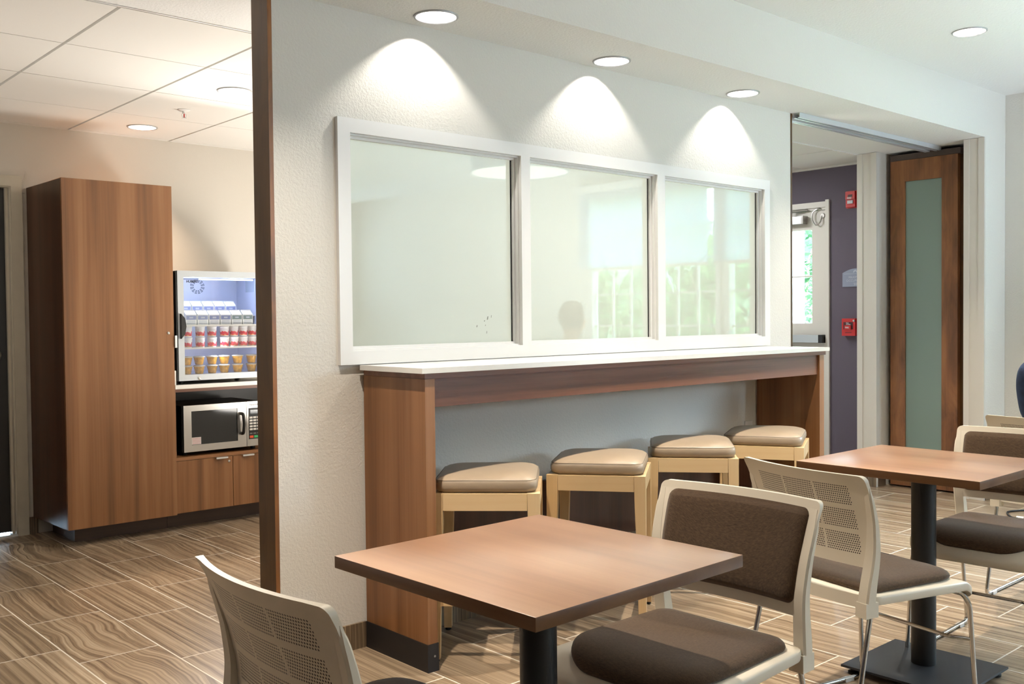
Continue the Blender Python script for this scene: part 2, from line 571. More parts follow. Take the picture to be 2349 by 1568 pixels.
# wooden caps on both ends of the partition
bm = new_bm(); box(bm, 1.706, 1.7225, 3.183, 3.302, 0, ZS - 0.001); bevel(bm, 0.002)
bm.faces.ensure_lookup_table()
for f in bm.faces:
    if f.normal.y < -0.8: f.material_index = 1
struct(part('trim_1', bm, [STAIN, STAIN_LIT]), 'dark stained wooden board capping the near end of the partition wall')
bm = new_bm(); box(bm, 5.04, 5.056, 3.184, 3.297, 0, ZS - 0.001); bevel(bm, 0.002)
struct(part('trim_2', bm, STAIN), 'stained wooden board capping the far end of the partition wall')

# ---- kitchen back wall (opening for the dark door) and the wall between kitchen and hall
bm = new_bm()
box(bm, -2.6, 0.74, YB, YB + 0.1, 0, 2.5); box(bm, 1.675, XR, YB, YB + 0.1, 0, 2.5); box(bm, 0.74, 1.675, YB, YB + 0.1, 2.06, 2.5)
struct(part('wall_back', bm, WALLK, smooth=False))
bm = new_bm(); box(bm, 5.06, 5.16, 3.40, YB, 0, 2.5)
struct(part('wall_hall', bm, WALLK, smooth=False))
bm = new_bm(); box(bm, -2.7, -2.6, -4.5, YB + 0.1, 0, 2.85)
struct(part('wall_left', bm, PURPLE, smooth=False))  # dark plum put on this unseen wall to cut bounced light
FWINS = [(5.6, 6.7)]  # made-up window, added to let blue daylight reach the soffit
FZ0, FZ1 = 1.5, 2.45
bm = new_bm()
xs_ = [-2.7, 5.6, 6.7, XR + 0.12]
for i in (0, 2):
    box(bm, xs_[i], xs_[i + 1], -4.62, -4.5, 0, 2.85)
for a, b in FWINS:
    box(bm, a, b, -4.62, -4.5, 0, FZ0); box(bm, a, b, -4.62, -4.5, FZ1, 2.85)
struct(part('wall_front', bm, WALL, smooth=False))
for i, (a, b) in enumerate(FWINS):
    w = thing('window_%d' % (i + 5), 'added daylight window with a white frame behind the camera', 'window', ((a + b) / 2, -4.5, FZ0), kind='structure')
    del w['category']
    bm = new_bm()
    box(bm, a, a + 0.05, -4.6, -4.49, FZ0, FZ1); box(bm, b - 0.05, b, -4.6, -4.49, FZ0, FZ1)
    box(bm, a + 0.05, b - 0.05, -4.6, -4.49, FZ0, FZ0 + 0.05); box(bm, a + 0.05, b - 0.05, -4.6, -4.49, FZ1 - 0.05, FZ1)
    box(bm, (a + b) / 2 - 0.02, (a + b) / 2 + 0.02, -4.58, -4.52, FZ0 + 0.05, FZ1 - 0.05)
    part('window_frame', bm, WHITE, w, smooth=False)
    bpart('pane', a + 0.05, b - 0.05, -4.556, -4.55, FZ0 + 0.05, FZ1 - 0.05, GLASS, w)
bm = new_bm(); box(bm, -2.75, XR + 0.2, -4.7, YB + 0.15, 2.95, 3.0)
struct(part('light_block_slab', bm, PAVE, smooth=False))  # unseen slab added above the ceilings to block leaking sky light

# ---- right-hand end wall with three grid windows
WINS = [(-0.244, 0.442), (0.548, 1.232), (1.375, 2.060)]
GZ0, GZ1 = 0.863, 2.378
fr = 0.05
bm = new_bm()
ys = [-4.5]
for a, b in WINS:
    ys += [a - fr, b + fr]
ys += [2.785]
for i in range(0, len(ys), 2):
    box(bm, XR, XR + 0.12, ys[i], ys[i + 1], 0, 2.85)
for a, b in WINS:
    box(bm, XR, XR + 0.12, a - fr, b + fr, 0, GZ0 - fr); box(bm, XR, XR + 0.12, a - fr, b + fr, GZ1 + fr, 2.85)
struct(part('wall_right', bm, WALL, smooth=False))
# plum-coloured part of the end wall, round the exit door
bm = new_bm()
box(bm, XR, XR + 0.12, 2.785, 4.128, 0, 2.5); box(bm, XR, XR + 0.12, 5.09, YB, 0, 2.5); box(bm, XR, XR + 0.12, 4.128, 5.09, 2.135, 2.5)
struct(part('wall_plum', bm, PURPLE, smooth=False))

for i, (a, b) in enumerate(WINS):
    w = thing('window_%d' % (i + 2), 'tall white grid window in the right-hand end wall', 'window', (XR, (a + b) / 2, GZ0), kind='structure')
    del w['category']
    bm = new_bm()
    X0, X1 = XR - 0.012, XR + 0.075
    box(bm, X0, X1, a - fr, a, GZ0 - fr, GZ1 + fr); box(bm, X0, X1, b, b + fr, GZ0 - fr, GZ1 + fr)
    box(bm, X0, X1, a, b, GZ0 - fr, GZ0); box(bm, X0, X1, a, b, GZ1, GZ1 + fr)
    part('window_frame', bm, WHITE, w, smooth=False)
    bm = new_bm()
    for k in (1, 2):
        yy = a + 0.2285 * k
        box(bm, XR + 0.035, XR + 0.06, yy - 0.009, yy + 0.009, GZ0, GZ1)
    for k in range(1, 5):
        zz = GZ0 + 0.303 * k
        box(bm, XR + 0.034, XR + 0.061, a, b, zz - 0.009, zz + 0.009)
    part('muntins', bm, WHITE, w, smooth=False)
    bpart('pane', XR + 0.046, XR + 0.05, a, b, GZ0, GZ1, GLASS, w)
    bpart('window_sill', XR - 0.06, XR - 0.012, a - 0.06, b + 0.06, GZ0 - fr - 0.03, GZ0 - fr, WHITE, w, 0.004)
for (a, b, lab) in ((-0.39, 1.172, 'wide white roller shade drawn halfway over two grid windows'),
                    (1.235, 2.16, 'white roller shade over the single grid window nearest the folding door')):
    t = thing('roller_shade', lab, 'blind', (XR - 0.035, (a + b) / 2, 2.5), group=None)
    bpart('shade_cloth', XR - 0.042, XR - 0.040, a, b, 1.725, 2.46, SHADE, t)
    bpart('hem_bar', XR - 0.050, XR - 0.034, a, b, 1.70, 1.726, TRIMW, t, 0.003)
    bpart('cassette', XR - 0.080, XR - 0.0125, a - 0.01, b + 0.01, 2.46, 2.53, WHITE, t, 0.006)

# ---- pocket that takes the folding door
bm = new_bm(); box(bm, 6.74, XR - 0.001, 2.785, 2.915, 0, ZS); box(bm, 6.74, XR - 0.001, 3.548, 3.69, 0, ZS)
struct(part('wall_pocket', bm, WALL, smooth=False))
for n, (a, b) in (('trim_3', (2.785, 2.918)), ('trim_4', (3.545, 3.693))):
    bm = new_bm()
    w = b - a
    box(bm, 6.728, 6.742, a - 0.002, b + 0.002, 0, ZS - 0.002)
    box(bm, 6.720, 6.730, a - 0.002, a + 0.28 * w, 0, ZS - 0.002)
    box(bm, 6.722, 6.730, b - 0.26 * w, b + 0.002, 0, ZS - 0.002)
    bevel(bm, 0.0015, 1)
    struct(part(n, bm, TRIMW), 'pale moulded casing beside the folding door pocket')

# ---- ceilings
def can_spots():
    return {'soffit': [(2.352, 3.045), (3.370, 3.058), (4.389, 3.058)],
            'main': [(5.312, 2.278), (3.40, 2.30), (1.50, 2.30)],
            'kitchen': [(2.313, 4.668), (2.318, 5.885)]}
CANS = can_spots()
RC = 0.077
bm = new_bm()
holed_sheet(bm, -2.6, XR, 2.785, 3.695, ZS, [(x, y, RC) for x, y in CANS['soffit']])
v = [bm.verts.new(p) for p in ((-2.6, 2.785, ZS), (XR, 2.785, ZS), (XR, 2.785, ZC), (-2.6, 2.785, ZC))]
bm.faces.new(v)
for f in bm.faces:
    if abs(f.normal.y) > 0.5 or f.calc_center_median().z > ZS + 0.01: f.material_index = 1
struct(part('ceiling_soffit', bm, [CEIL, WALL], smooth=False))
bm = new_bm()
holed_sheet(bm, -2.6, XR, -4.5, 2.785, ZC, [(x, y, RC) for x, y in CANS['main']])
struct(part('ceiling', bm, CEIL, smooth=False))
# suspended tile ceilings of the kitchen and of the hall
bm = new_bm()
def tiles(bm, xa, xb, ya, yb):
    P = 0.625
    k0 = int(math.floor((xa - 1.38) / P)); 
    k = k0
    while 1.38 + k * P < xb:
        x0, x1 = max(xa, 1.38 + k * P + 0.007), min(xb, 1.38 + (k + 1) * P - 0.007)
        j = 0
        while 3.695 + j * P < yb:
            y0, y1 = max(ya, 3.695 + j * P + 0.003), min(yb, 3.695 + (j + 1) * P - 0.003)
            if x1 - x0 > 0.01 and y1 - y0 > 0.01:
                hs = [(x, y, RC) for x, y in CANS['kitchen'] if x0 < x < x1 and y0 < y < y1]
                holed_sheet(bm, x0, x1, y0, y1, ZK, hs)
                q = [(x0, y0), (x1, y0), (x1, y1), (x0, y1)]
                for a, b in zip(q, q[1:] + q[:1]):
                    bm.faces.new([bm.verts.new((a[0], a[1], ZK)), bm.verts.new((b[0], b[1], ZK)), bm.verts.new((b[0], b[1], ZK + 0.011)), bm.verts.new((a[0], a[1], ZK + 0.011))])
            j += 1
        k += 1
tiles(bm, -2.6, 5.06, 3.695, YB)
struct(part('ceiling_kitchen', bm, TILE_C, smooth=False))
bm = new_bm(); tiles(bm, 5.16, XR, 3.695, YB)
box(bm, XR - 0.022, XR - 0.001, 3.70, YB, ZK - 0.012, ZK)      # wall angle along the plum wall
struct(part('ceiling_hall', bm, TILE_C, smooth=False))
bm = new_bm()
holed_sheet(bm, -2.6, XR, 3.695, YB, ZK + 0.012, [(x, y, RC) for x, y in CANS['kitchen']])
struct(part('trim_5', bm, RECESS, smooth=False), 'metal grid recessed between the ceiling tiles')

bm = new_bm(); box(bm, -2.6, 5.06, 3.688, 3.702, ZK + 0.0022, ZK + 0.016); box(bm, 5.16, XR, 3.688, 3.702, ZK + 0.0022, ZK + 0.016)
struct(part('trim_6', bm, WHITE, smooth=False), 'white edge strip where the tile ceiling begins')
# ---- baseboards
bm = new_bm()
box(bm, 1.7235, 2.082, 3.176, YW, 0, 0.098); box(bm, 2.126, 4.678, 3.176, YW, 0, 0.098); box(bm, 4.722, 5.04, 3.176, YW, 0, 0.098)
struct(part('baseboard_middle', bm, BASE_X, smooth=False))
bm = new_bm()
box(bm, XR - 0.01, XR, -4.5, 2.775, 0, 0.1); box(bm, 6.742, XR - 0.01, 2.775, 2.785, 0, 0.1)
box(bm, 6.716, 6.728, 3.545, 3.69, 0, 0.1); box(bm, 6.742, 6.85, 3.538, 3.548, 0, 0.1); box(bm, XR - 0.01, XR, 3.69, 4.11, 0, 0.1)
struct(part('baseboard_right', bm, BASE_Y, smooth=False))
bm = new_bm(); box(bm, 1.742, 1.79, YB - 0.01, YB, 0, 0.1)
struct(part('baseboard_back', bm, BASE_X, smooth=False))

# ---- glazed opening in the partition
win = thing('window_1', 'white framed three-pane interior window above the bar', 'window', (3.39, YW, 1.09), kind='structure')
del win['category']
bm = new_bm()
WX = [(2.034, 2.904), (2.957, 3.823), (3.881, 4.753)]
Z0, Z1 = 1.138, 1.960
ya, yb = 3.168, 3.186
xs = [1.979, WX[0][0], WX[0][1], WX[1][0], WX[1][1], WX[2][0], WX[2][1], 4.803]
box(bm, 1.979, 4.803, ya, yb, Z1, 2.014); box(bm, 1.979, 4.803, ya, yb, 1.086, Z0)
for i in (0, 2, 4, 6):
    box(bm, xs[i], xs[i + 1], ya, yb, Z0, Z1)
bevel(bm, 0.002, 1)
part('window_casing', bm, WHITE, win)
bm = new_bm()
for a, b in WX:   # jambs and stops between casing and glass
    for (i0, i1, yy0, yy1) in ((0.0, 0.006, 3.1862, 3.24), (0.006, 0.016, 3.204, 3.218)):
        box(bm, a + i0, a + i1, yy0, yy1, Z0 + i0, Z1 - i0); box(bm, b - i1, b - i0, yy0, yy1, Z0 + i0, Z1 - i0)
        box(bm, a + i1, b - i1, yy0, yy1, Z1 - i1, Z1 - i0); box(bm, a + i1, b - i1, yy0, yy1, Z0 + i0, Z0 + i1)
part('window_jamb', bm, WHITE, win, smooth=False)
SCUFFS = [(2.746, 1.257, 0.004, 0.008), (2.767, 1.264, 0.002, 0.006), (2.728, 1.245, 0.003, 0.003), (2.686, 1.223, 0.003, 0.005), (2.733, 1.226, 0.002, 0.003), (2.740, 1.196, 0.002, 0.006)]
for a, b in WX:
    p = bpart('pane', a + 0.006, b - 0.006, 3.2185, 3.2245, Z0 + 0.006, Z1 - 0.006, FILMED, win)
    if a < 2.1:
        bm = new_bm()
        for x, z, w_, h_ in SCUFFS:
            bm.faces.new([bm.verts.new(q) for q in ((x - w_, 3.2182, z - h_), (x + w_ * 0.6, 3.2182, z - h_ * 0.7), (x + w_, 3.2182, z + h_), (x - w_ * 0.3, 3.2182, z + h_ * 0.8))])
        part('scuff_marks', bm, plain('grey_scuff', rgb(112, 112, 104), 0.6), p, smooth=False)
    bpart('gasket', b - 0.0225, b - 0.016, 3.2165, 3.2184, Z0 + 0.016, Z1 - 0.016, BLACKP, p)

# ---- door_1: dark door in the kitchen back wall
d1 = thing('door_1', 'black door in a putty coloured frame left of the tall cabinet', 'door', (1.2, YB, 0), kind='structure')
del d1['category']
bm = new_bm()
for (a, b, y0, y1) in ((1.676, 1.738, YB - 0.02, YB), (1.668, 1.690, YB - 0.012, YB + 0.06), (1.655, 1.672, YB + 0.02, YB + 0.07)):
    box(bm, a, b, y0, y1, 0, 2.115 - (1.738 - b))
for (a, b, y0, y1) in ((0.68, 0.742, YB - 0.02, YB), (0.728, 0.75, YB - 0.012, YB + 0.06)):
    box(bm, a, b, y0, y1, 0, 2.115 - (a - 0.68))
box(bm, 0.742, 1.676, YB - 0.02, YB, 2.052, 2.115); box(bm, 0.75, 1.668, YB - 0.012, YB + 0.06, 2.045, 2.067)
bevel(bm, 0.002, 1)
part('door_frame', bm, CASING_K, d1)
bpart('door_leaf', 0.755, 1.655, YB + 0.045, YB + 0.085, 0.02, 2.05, BLACKP, d1, 0.002)
bm = new_bm(); lathe(bm, [(0, 0.010), (0.010, 0.010), (0.011, 0.014), (0.024, 0.012), (0.033, 0.004), (0.034, 0)], seg=28)
bmesh.ops.transform(bm, matrix=Matrix.Translation((1.592, YB + 0.045, 1.066)) @ Matrix.Rotation(pi / 2, 4, 'X'), verts=bm.verts)
part('door_lock', bm, STEEL, d1)
bpart('threshold', 0.742, 1.676, YB - 0.015, YB + 0.09, 0.0, 0.012, ALU, d1, 0.003)

# ---- door_2: glazed exit door in the plum wall
d2 = thing('door_2', 'ivory exit door with a tall narrow glass panel in the plum wall', 'door', (XR, 4.6, 0), kind='structure')
del d2['category']
bm = new_bm()
box(bm, XR - 0.018, XR + 0.10, 4.112, 4.143, 0, 2.162); box(bm, XR - 0.018, XR + 0.10, 5.05, 5.09, 0, 2.162)
box(bm, XR - 0.012, XR + 0.10, 4.143, 5.05, 2.105, 2.150); box(bm, XR + 0.0, XR + 0.10, 4.143, 5.05, 2.086, 2.105)
bevel(bm, 0.002, 1)
part('door_frame', bm, TRIMW, d2)
bm = new_bm()
XL0, XL1 = XR + 0.01, XR + 0.055
gy0, gy1, gz0, gz1 = 4.276, 4.92, 1.188, 1.937
box(bm, XL0, XL1, 4.146, gy0, 0.01, 2.083); box(bm, XL0, XL1, gy1, 5.047, 0.01, 2.083)
box(bm, XL0, XL1, gy0, gy1, 0.01, gz0); box(bm, XL0, XL1, gy0, gy1, gz1, 2.083)
box(bm, XL0 + 0.01, XL1 - 0.01, gy0, gy1, 1.558, 1.570)
part('door_leaf', bm, TRIMW, d2, smooth=False)
bpart('pane', XL0 + 0.02, XL0 + 0.026, gy0, gy1, gz0, gz1, GLASS, d2)
bm = new_bm(); box(bm, XR - 0.05, XR - 0.012, 4.185, 4.99, 1.034, 1.094); bevel(bm, 0.004)
pb = part('push_bar', bm, ALU, d2)
bm = new_bm(); box(bm, XR - 0.056, XR + 0.01, 4.150, 4.185, 1.032, 1.096); bevel(bm, 0.004)
part('end_cap', bm, BLACKP, pb)
bm = new_bm(); box(bm, XR - 0.055, XR + 0.009, 4.335, 4.62, 1.985, 2.045); bevel(bm, 0.006)
dc = part('door_closer', bm, ALU, d2)
bm = new_bm(); box(bm, XR - 0.058, XR + 0.008, 4.318, 4.335, 1.983, 2.048); bevel(bm, 0.003)
part('end_plate', bm, STEEL, dc)
bm = new_bm(); tube(bm, [(XR - 0.03, 4.44, 2.05), (XR - 0.04, 4.44, 2.09), (XR - 0.015, 4.30, 2.093)], 0.008)
part('closer_arm', bm, STEEL, dc)
bm = new_bm()
tube(bm, smooth_path([(XR + 0.002, 4.185, 2.092), (XR - 0.010, 4.205, 2.100), (XR - 0.016, 4.258, 2.075), (XR - 0.018, 4.262, 2.010), (XR - 0.018, 4.225, 1.960), (XR - 0.016, 4.188, 1.985), (XR + 0.002, 4.180, 2.040)], 0.06, 6), 0.005)
part('power_cord', bm, STEEL, d2)
bm = new_bm(); lathe(bm, [(0, 0.012), (0.016, 0.012), (0.02, 0)], seg=20)
bmesh.ops.transform(bm, matrix=Matrix.Translation((XR + 0.01, 4.178, 2.04)) @ Matrix.Rotation(-pi / 2, 4, 'Y'), verts=bm.verts)
part('cord_socket', bm, STEEL, d2)

# ---- door_3: folding door parked in its pocket
d3 = thing('door_3', 'brown stained folding door with a tall frosted glass panel', 'door', (6.9, 3.25, 0), kind='structure')
del d3['category']
bm = new_bm()
X0, X1 = 6.86, 6.90
yl, yr, gl, gr = 3.508, 3.020, 3.398, 3.132
box(bm, X0, X1, gl, yl, 0.012, 2.36); box(bm, X0, X1, yr, gr, 0.012, 2.36)
box(bm, X0, X1, gr, gl, 2.207, 2.36); box(bm, X0, X1, gr, gl, 0.012, 0.26)
part('door_leaf', bm, DOORW, d3, smooth=False)
bpart('pane', X0 + 0.012, X0 + 0.02, gr, gl, 0.26, 2.207, DFROST, d3)
for q, (a, b) in enumerate(((6.905, 6.945), (6.95, 6.99))):
    bpart('folded_leaf', a, b, yr - 0.02 - 0.012 * q, yl, 0.012, 2.36, STAIN, d3)
bpart('header_bar', X0 - 0.003, 6.99, yr - 0.02, yl, 2.361, 2.402, plain('header_brown', rgb(78, 64, 56), 0.5), d3, 0.002)
# twin door track under the soffit
t = thing('door_track', 'twin aluminium sliding door track fixed under the soffit', 'door track', (5.06, 3.2, ZS))
for (a, b) in ((3.135, 3.178), (3.215, 3.250)):
    bm = new_bm()
    box(bm, 5.06, 6.86, a, b, ZS - 0.004, ZS - 0.0005); box(bm, 5.06, 6.86, a, a + 0.005, ZS - 0.03, ZS - 0.004); box(bm, 5.06, 6.86, b - 0.005, b, ZS - 0.03, ZS - 0.004)
    box(bm, 5.06, 6.86, a + 0.005, a + 0.014, ZS - 0.03, ZS - 0.026); box(bm, 5.06, 6.86, b - 0.014, b - 0.005, ZS - 0.03, ZS - 0.026)
    part('rail', bm, TRACK, t, smooth=False)

# ---- recessed lights
def can_light(x, y, z, label, group=None, disc=LAMP_W):
    t = thing('recessed_light', label, 'ceiling light', (x, y, z), group=group)
    bm = new_bm()
    lathe(bm, [(0.0768, 0.0), (0.0768, -0.003), (0.080, -0.0065), (0.086, -0.005), (0.088, -0.0005), (0.0768, 0.0)], seg=40)
    part('trim_ring', bm, RING, t, world=False)
    bm = new_bm()
    lathe(bm, [(0.0766, 0.0), (0.073, 0.05), (0.062, 0.105), (0.052, 0.13)], seg=40)
    part('reflector', bm, CAN, t, world=False)
    bm = new_bm()
    lathe(bm, [(0.053, 0.128), (0.03, 0.122), (0.0001, 0.120)], seg=28)
    part('lamp', bm, disc, t, world=False)
    return t
for (x, y), lab in zip(CANS['soffit'], ('round downlight in the soffit nearest the wooden wall end', 'round downlight in the soffit over the middle window pane', 'round downlight in the soffit nearest the sliding door track')):
    can_light(x, y, ZS, lab)
for (x, y), lab in zip(CANS['main'], ('round downlight in the raised ceiling at the upper right', 'round downlight in the raised ceiling above the far dining table', 'round downlight in the raised ceiling above the near dining table')):
    can_light(x, y, ZC, lab)
for (x, y), lab in zip(CANS['kitchen'], ('round downlight in the tile ceiling half hidden by the wooden wall end', 'round downlight in the tile ceiling just above the tall cabinet')):
    can_light(x, y, ZK, lab, None, LAMP_K)

# sprinkler
t = thing('fire_sprinkler', 'small pendent fire sprinkler between the two kitchen downlights', 'sprinkler', (2.306, 5.262, ZK))
bm = new_bm(); lathe(bm, [(0.033, -0.0005), (0.033, -0.003), (0.026, -0.008), (0.010, -0.010), (0.0001, -0.010)], seg=28)
part('escutcheon', bm, WHITE, t, world=False)
bm = new_bm()
lathe(bm, [(0.009, -0.008), (0.009, -0.022), (0.0001, -0.022)], seg=14)
for s in (-1, 1):
    tube(bm, smooth_path([(s * 0.004, 0, -0.02), (s * 0.013, 0, -0.026), (s * 0.011, 0, -0.040), (s * 0.002, 0, -0.046)], 0.006, 3), 0.002, 6)
lathe(bm, [(0.0001, -0.046), (0.013, -0.047), (0.0135, -0.049), (0.0001, -0.049)], seg=18)
part('frame', bm, WHITE, t, world=False)
bm = new_bm(); lathe(bm, [(0.0001, -0.0225), (0.003, -0.0225), (0.003, -0.044), (0.0001, -0.044)], seg=10)
part('glass_bulb', bm, RED, t, world=False)

# drum pendant, seen only as a reflection in the glass
t = thing('drum_pendant', 'wide white drum pendant lamp reflected in the first window pane', 'pendant lamp', (5.86, 0.02, ZC))
bm = new_bm(); lathe(bm, [(0.43, -0.22), (0.43, -0.05), (0.425, -0.05), (0.425, -0.22), (0.43, -0.22)], seg=48)
part('drum_shade', bm, SHADE, t, world=False)
bm = new_bm(); lathe(bm, [(0.424, -0.215), (0.0001, -0.215)], seg=48)
part('diffuser', bm, emis('pendant_diffuser', (1, 0.95, 0.88, 1), 1.1), t, world=False)
bm = new_bm(); tube(bm, [(0, 0, -0.001), (0, 0, -0.07)], 0.008); tube(bm, [(-0.425, 0, -0.07), (0.425, 0, -0.07)], 0.004)
part('stem', bm, STEEL, t, world=False)
# ================================================================ WALL DEVICES
XF = XR
t = thing('fire_strobe', 'red fire alarm strobe high on the plum wall', 'fire alarm', (XF, 3.92, 2.14))
bm = new_bm()
box(bm, XF - 0.012, XF - 0.0005, 3.873, 3.965, 2.076, 2.208); bevel(bm, 0.004)
box(bm, XF - 0.040, XF - 0.011, 3.880, 3.958, 2.142, 2.202); box(bm, XF - 0.034, XF - 0.011, 3.880, 3.958, 2.082, 2.140)
part('housing', bm, RED, t)
bm = new_bm(); box(bm, XF - 0.048, XF - 0.034, 3.894, 3.938, 2.108, 2.132); bevel(bm, 0.005)
part('strobe_lens', bm, LENS, t)
bpart('sounder_grille', XF - 0.0415, XF - 0.040, 3.900, 3.936, 2.158, 2.178, DKRED, t)
part('lettering', text_bm('FIRE', 0.021, face_mat((XF - 0.0412, 3.944, 2.1445), (0, -1, 0), (0, 0, 1)), bold=0.0006), TXTW, t, smooth=False)

t = thing('pull_station', 'red fire alarm pull station low on the plum wall', 'fire alarm', (XF, 3.93, 1.16))
bm = new_bm(); box(bm, XF - 0.045, XF - 0.0005, 3.874, 3.986, 1.090, 1.224); bevel(bm, 0.005)
part('housing', bm, RED, t)
bpart('recess', XF - 0.0465, XF - 0.045, 3.892, 3.972, 1.140, 1.196, DKRED, t)
bm = new_bm(); box(bm, XF - 0.056, XF - 0.046, 3.906, 3.958, 1.138, 1.172); bevel(bm, 0.003)
h = part('pull_handle', bm, RED, t)
part('lettering', text_bm('FIRE', 0.017, face_mat((XF - 0.0565, 3.952, 1.1485), (0, -1, 0), (0, 0, 1)), bold=0.0006), TXTW, h, smooth=False)
part('lettering', text_bm('PULL\nDOWN', 0.011, face_mat((XF - 0.0469, 3.950, 1.185), (0, -1, 0), (0, 0, 1)), bold=0.0003), TXTW, t, smooth=False)
bpart('test_slot', XF - 0.0458, XF - 0.045, 3.905, 3.958, 1.112, 1.117, DKRED, t)
bm = new_bm(); lathe(bm, [(0.0001, 0.006), (0.008, 0.006), (0.009, 0)], seg=16)
bmesh.ops.transform(bm, matrix=Matrix.Translation((XF - 0.045, 3.884, 1.207)) @ Matrix.Rotation(-pi / 2, 4, 'Y'), verts=bm.verts)
part('key_lock', bm, STEEL, t)

t = thing('occupancy_sign', 'blue grey arched maximum occupancy sign on the plum wall', 'sign', (XF, 3.894, 1.53))
pts = [(4.002, 1.470), (3.786, 1.470), (3.786, 1.578)]
for i in range(13):
    a = i / 12.0
    pts.append((3.786 + 0.216 * a, 1.578 + 0.032 * sin(pi * a)))
bm = new_bm()
fr_ = [bm.verts.new((XF - 0.006, y, z)) for y, z in pts]; bk = [bm.verts.new((XF - 0.0005, y, z)) for y, z in pts]
bm.faces.new(fr_); bm.faces.new(list(reversed(bk)))
for i in range(len(pts)):
    j = (i + 1) % len(pts)
    bm.faces.new((fr_[i], bk[i], bk[j], fr_[j]))
part('plate', bm, SIGN, t, smooth=False)
for txt, sz, zz in (('MAXIMUM', 0.024, 1.535), ('OCCUPANCY', 0.024, 1.510), ('50', 0.028, 1.481)):
    part('lettering', text_bm(txt, sz, face_mat((XF - 0.0066, 3.894, zz), (0, -1, 0), (0, 0, 1)), bold=0.0, align='CENTER'), SIGNT, t, smooth=False)
bm = new_bm()
box(bm, XF - 0.0072, XF - 0.006, 3.800, 3.988, 1.5685, 1.5705)
for k in range(7):       # little fan emblem
    a = radians(-66 + 22 * k)
    d = Vector((0, -sin(a), cos(a))); n = Vector((0, -cos(a), -sin(a)))
    c = Vector((XF - 0.0072, 3.894, 1.576))
    L = 0.026 - 0.0022 * abs(k - 3)
    bm.faces.new([bm.verts.new(c + d * 0.008), bm.verts.new(c + d * L * 0.8 + n * 0.0035), bm.verts.new(c + d * L), bm.verts.new(c + d * L * 0.8 - n * 0.0035)])
part('fan_emblem', bm, SIGNT, t, smooth=False)

t = thing('wall_outlet', 'white wall outlet under the bar beside its far end panel', 'outlet', (4.61, YW, 0.62))
bm = new_bm(); box(bm, 4.575, 4.645, YW - 0.006, YW - 0.0004, 0.555, 0.672); bevel(bm, 0.002)
part('cover_plate', bm, WHITE, t)
for zz in (0.632, 0.594):
    bm = new_bm(); box(bm, 4.594, 4.626, YW - 0.0085, YW - 0.006, zz - 0.014, zz + 0.014); bevel(bm, 0.002)
    s = part('socket', bm, TRIMW, t)
    bm = new_bm()
    for dx in (-0.007, 0.005): box(bm, 4.61 + dx, 4.612 + dx, YW - 0.0089, YW - 0.0085, zz - 0.005, zz + 0.005)
    part('slot', bm, BLACKP, s, smooth=False)

# ================================================================ BAR
t = thing('bar_counter', 'walnut bar counter with end panels, apron and black plinths under the window', 'bar counter', (3.4, 2.98, 0))
for (a, b) in ((2.083, 2.126), (4.679, 4.722)):
    bpart('side_panel', a, b, 2.785, 3.174, 0.100, 1.044, WAL_V, t, 0.0015)
    p = bpart('plinth', a - 0.003, b + 0.003, 2.782, 3.174, 0.0, 0.100, PLINTH, t, 0.002)
    bm = new_bm(); lathe(bm, [(0.0001, 0.002), (0.004, 0.0015), (0.0045, 0)], seg=12)
    bmesh.ops.transform(bm, matrix=Matrix.Translation(((a + b) / 2 + 0.006, 2.782, 0.055)) @ Matrix.Rotation(pi / 2, 4, 'X'), verts=bm.verts)
    part('screw', bm, STEEL, p)
bpart('apron', 2.126, 4.679, 2.797, 2.817, 0.942, 1.044, WAL_H, t, 0.0015)
bpart('subtop', 2.080, 4.735, 2.782, 3.168, 1.045, 1.064, WAL_H, t, 0.001)
bpart('back_panel', 2.126, 4.590, 3.150, 3.170, 0.217, 0.533, WAL_D, t, 0.0015, label='dark back panel low on the wall')
bm = new_bm(); box(bm, 2.062, 4.757, 2.772, 3.167, 1.0645, 1.0835); bevel(bm, 0.003)
top(part('worktop', bm, QUARTZ), 'long white quartz worktop on the walnut bar base', 'worktop')

# ================================================================ KITCHEN
YF = 5.690
t = thing('tall_cabinet', 'tall walnut cabinet with a flat door in the kitchen', 'cabinet', (2.09, 5.97, 0))
bm = new_bm(); vs_ = box(bm, 1.778, 2.400, YF + 0.022, YB - 0.002, 0.100, 2.050)
vs_[3].co.x -= 0.020; vs_[7].co.x -= 0.020
bevel(bm, 0.0015)
part('carcass', bm, WAL_D, t)
bpart('bounce_top_panel', 1.779, 2.399, YF + 0.022, YB - 0.003, 2.0503, 2.054, plain('bounce_board_top', rgb(226, 176, 132), 0.6), t)  # pale panel added to bounce warm downlight onto ceiling and wall
bpart('toe_kick', 1.860, 2.400, 5.845, YB - 0.02, 0.0, 0.099, WAL_K, t)
dd = bpart('door', 1.778, 2.399, YF, YF + 0.020, 0.100, 2.052, WAL_V, t, 0.0015)
bm = new_bm(); lathe(bm, [(0.0001, 0.004), (0.004, 0.004), (0.0075, 0.003), (0.008, 0)], seg=18)
bmesh.ops.transform(bm, matrix=Matrix.Translation((2.366, YF, 1.186)) @ Matrix.Rotation(pi / 2, 4, 'X'), verts=bm.verts)
part('lock', bm, STEEL, dd)
bpart('edge_pull', 2.4005, 2.4135, YF - 0.012, YF + 0.012, 1.098, 1.170, ALU, dd, 0.001)

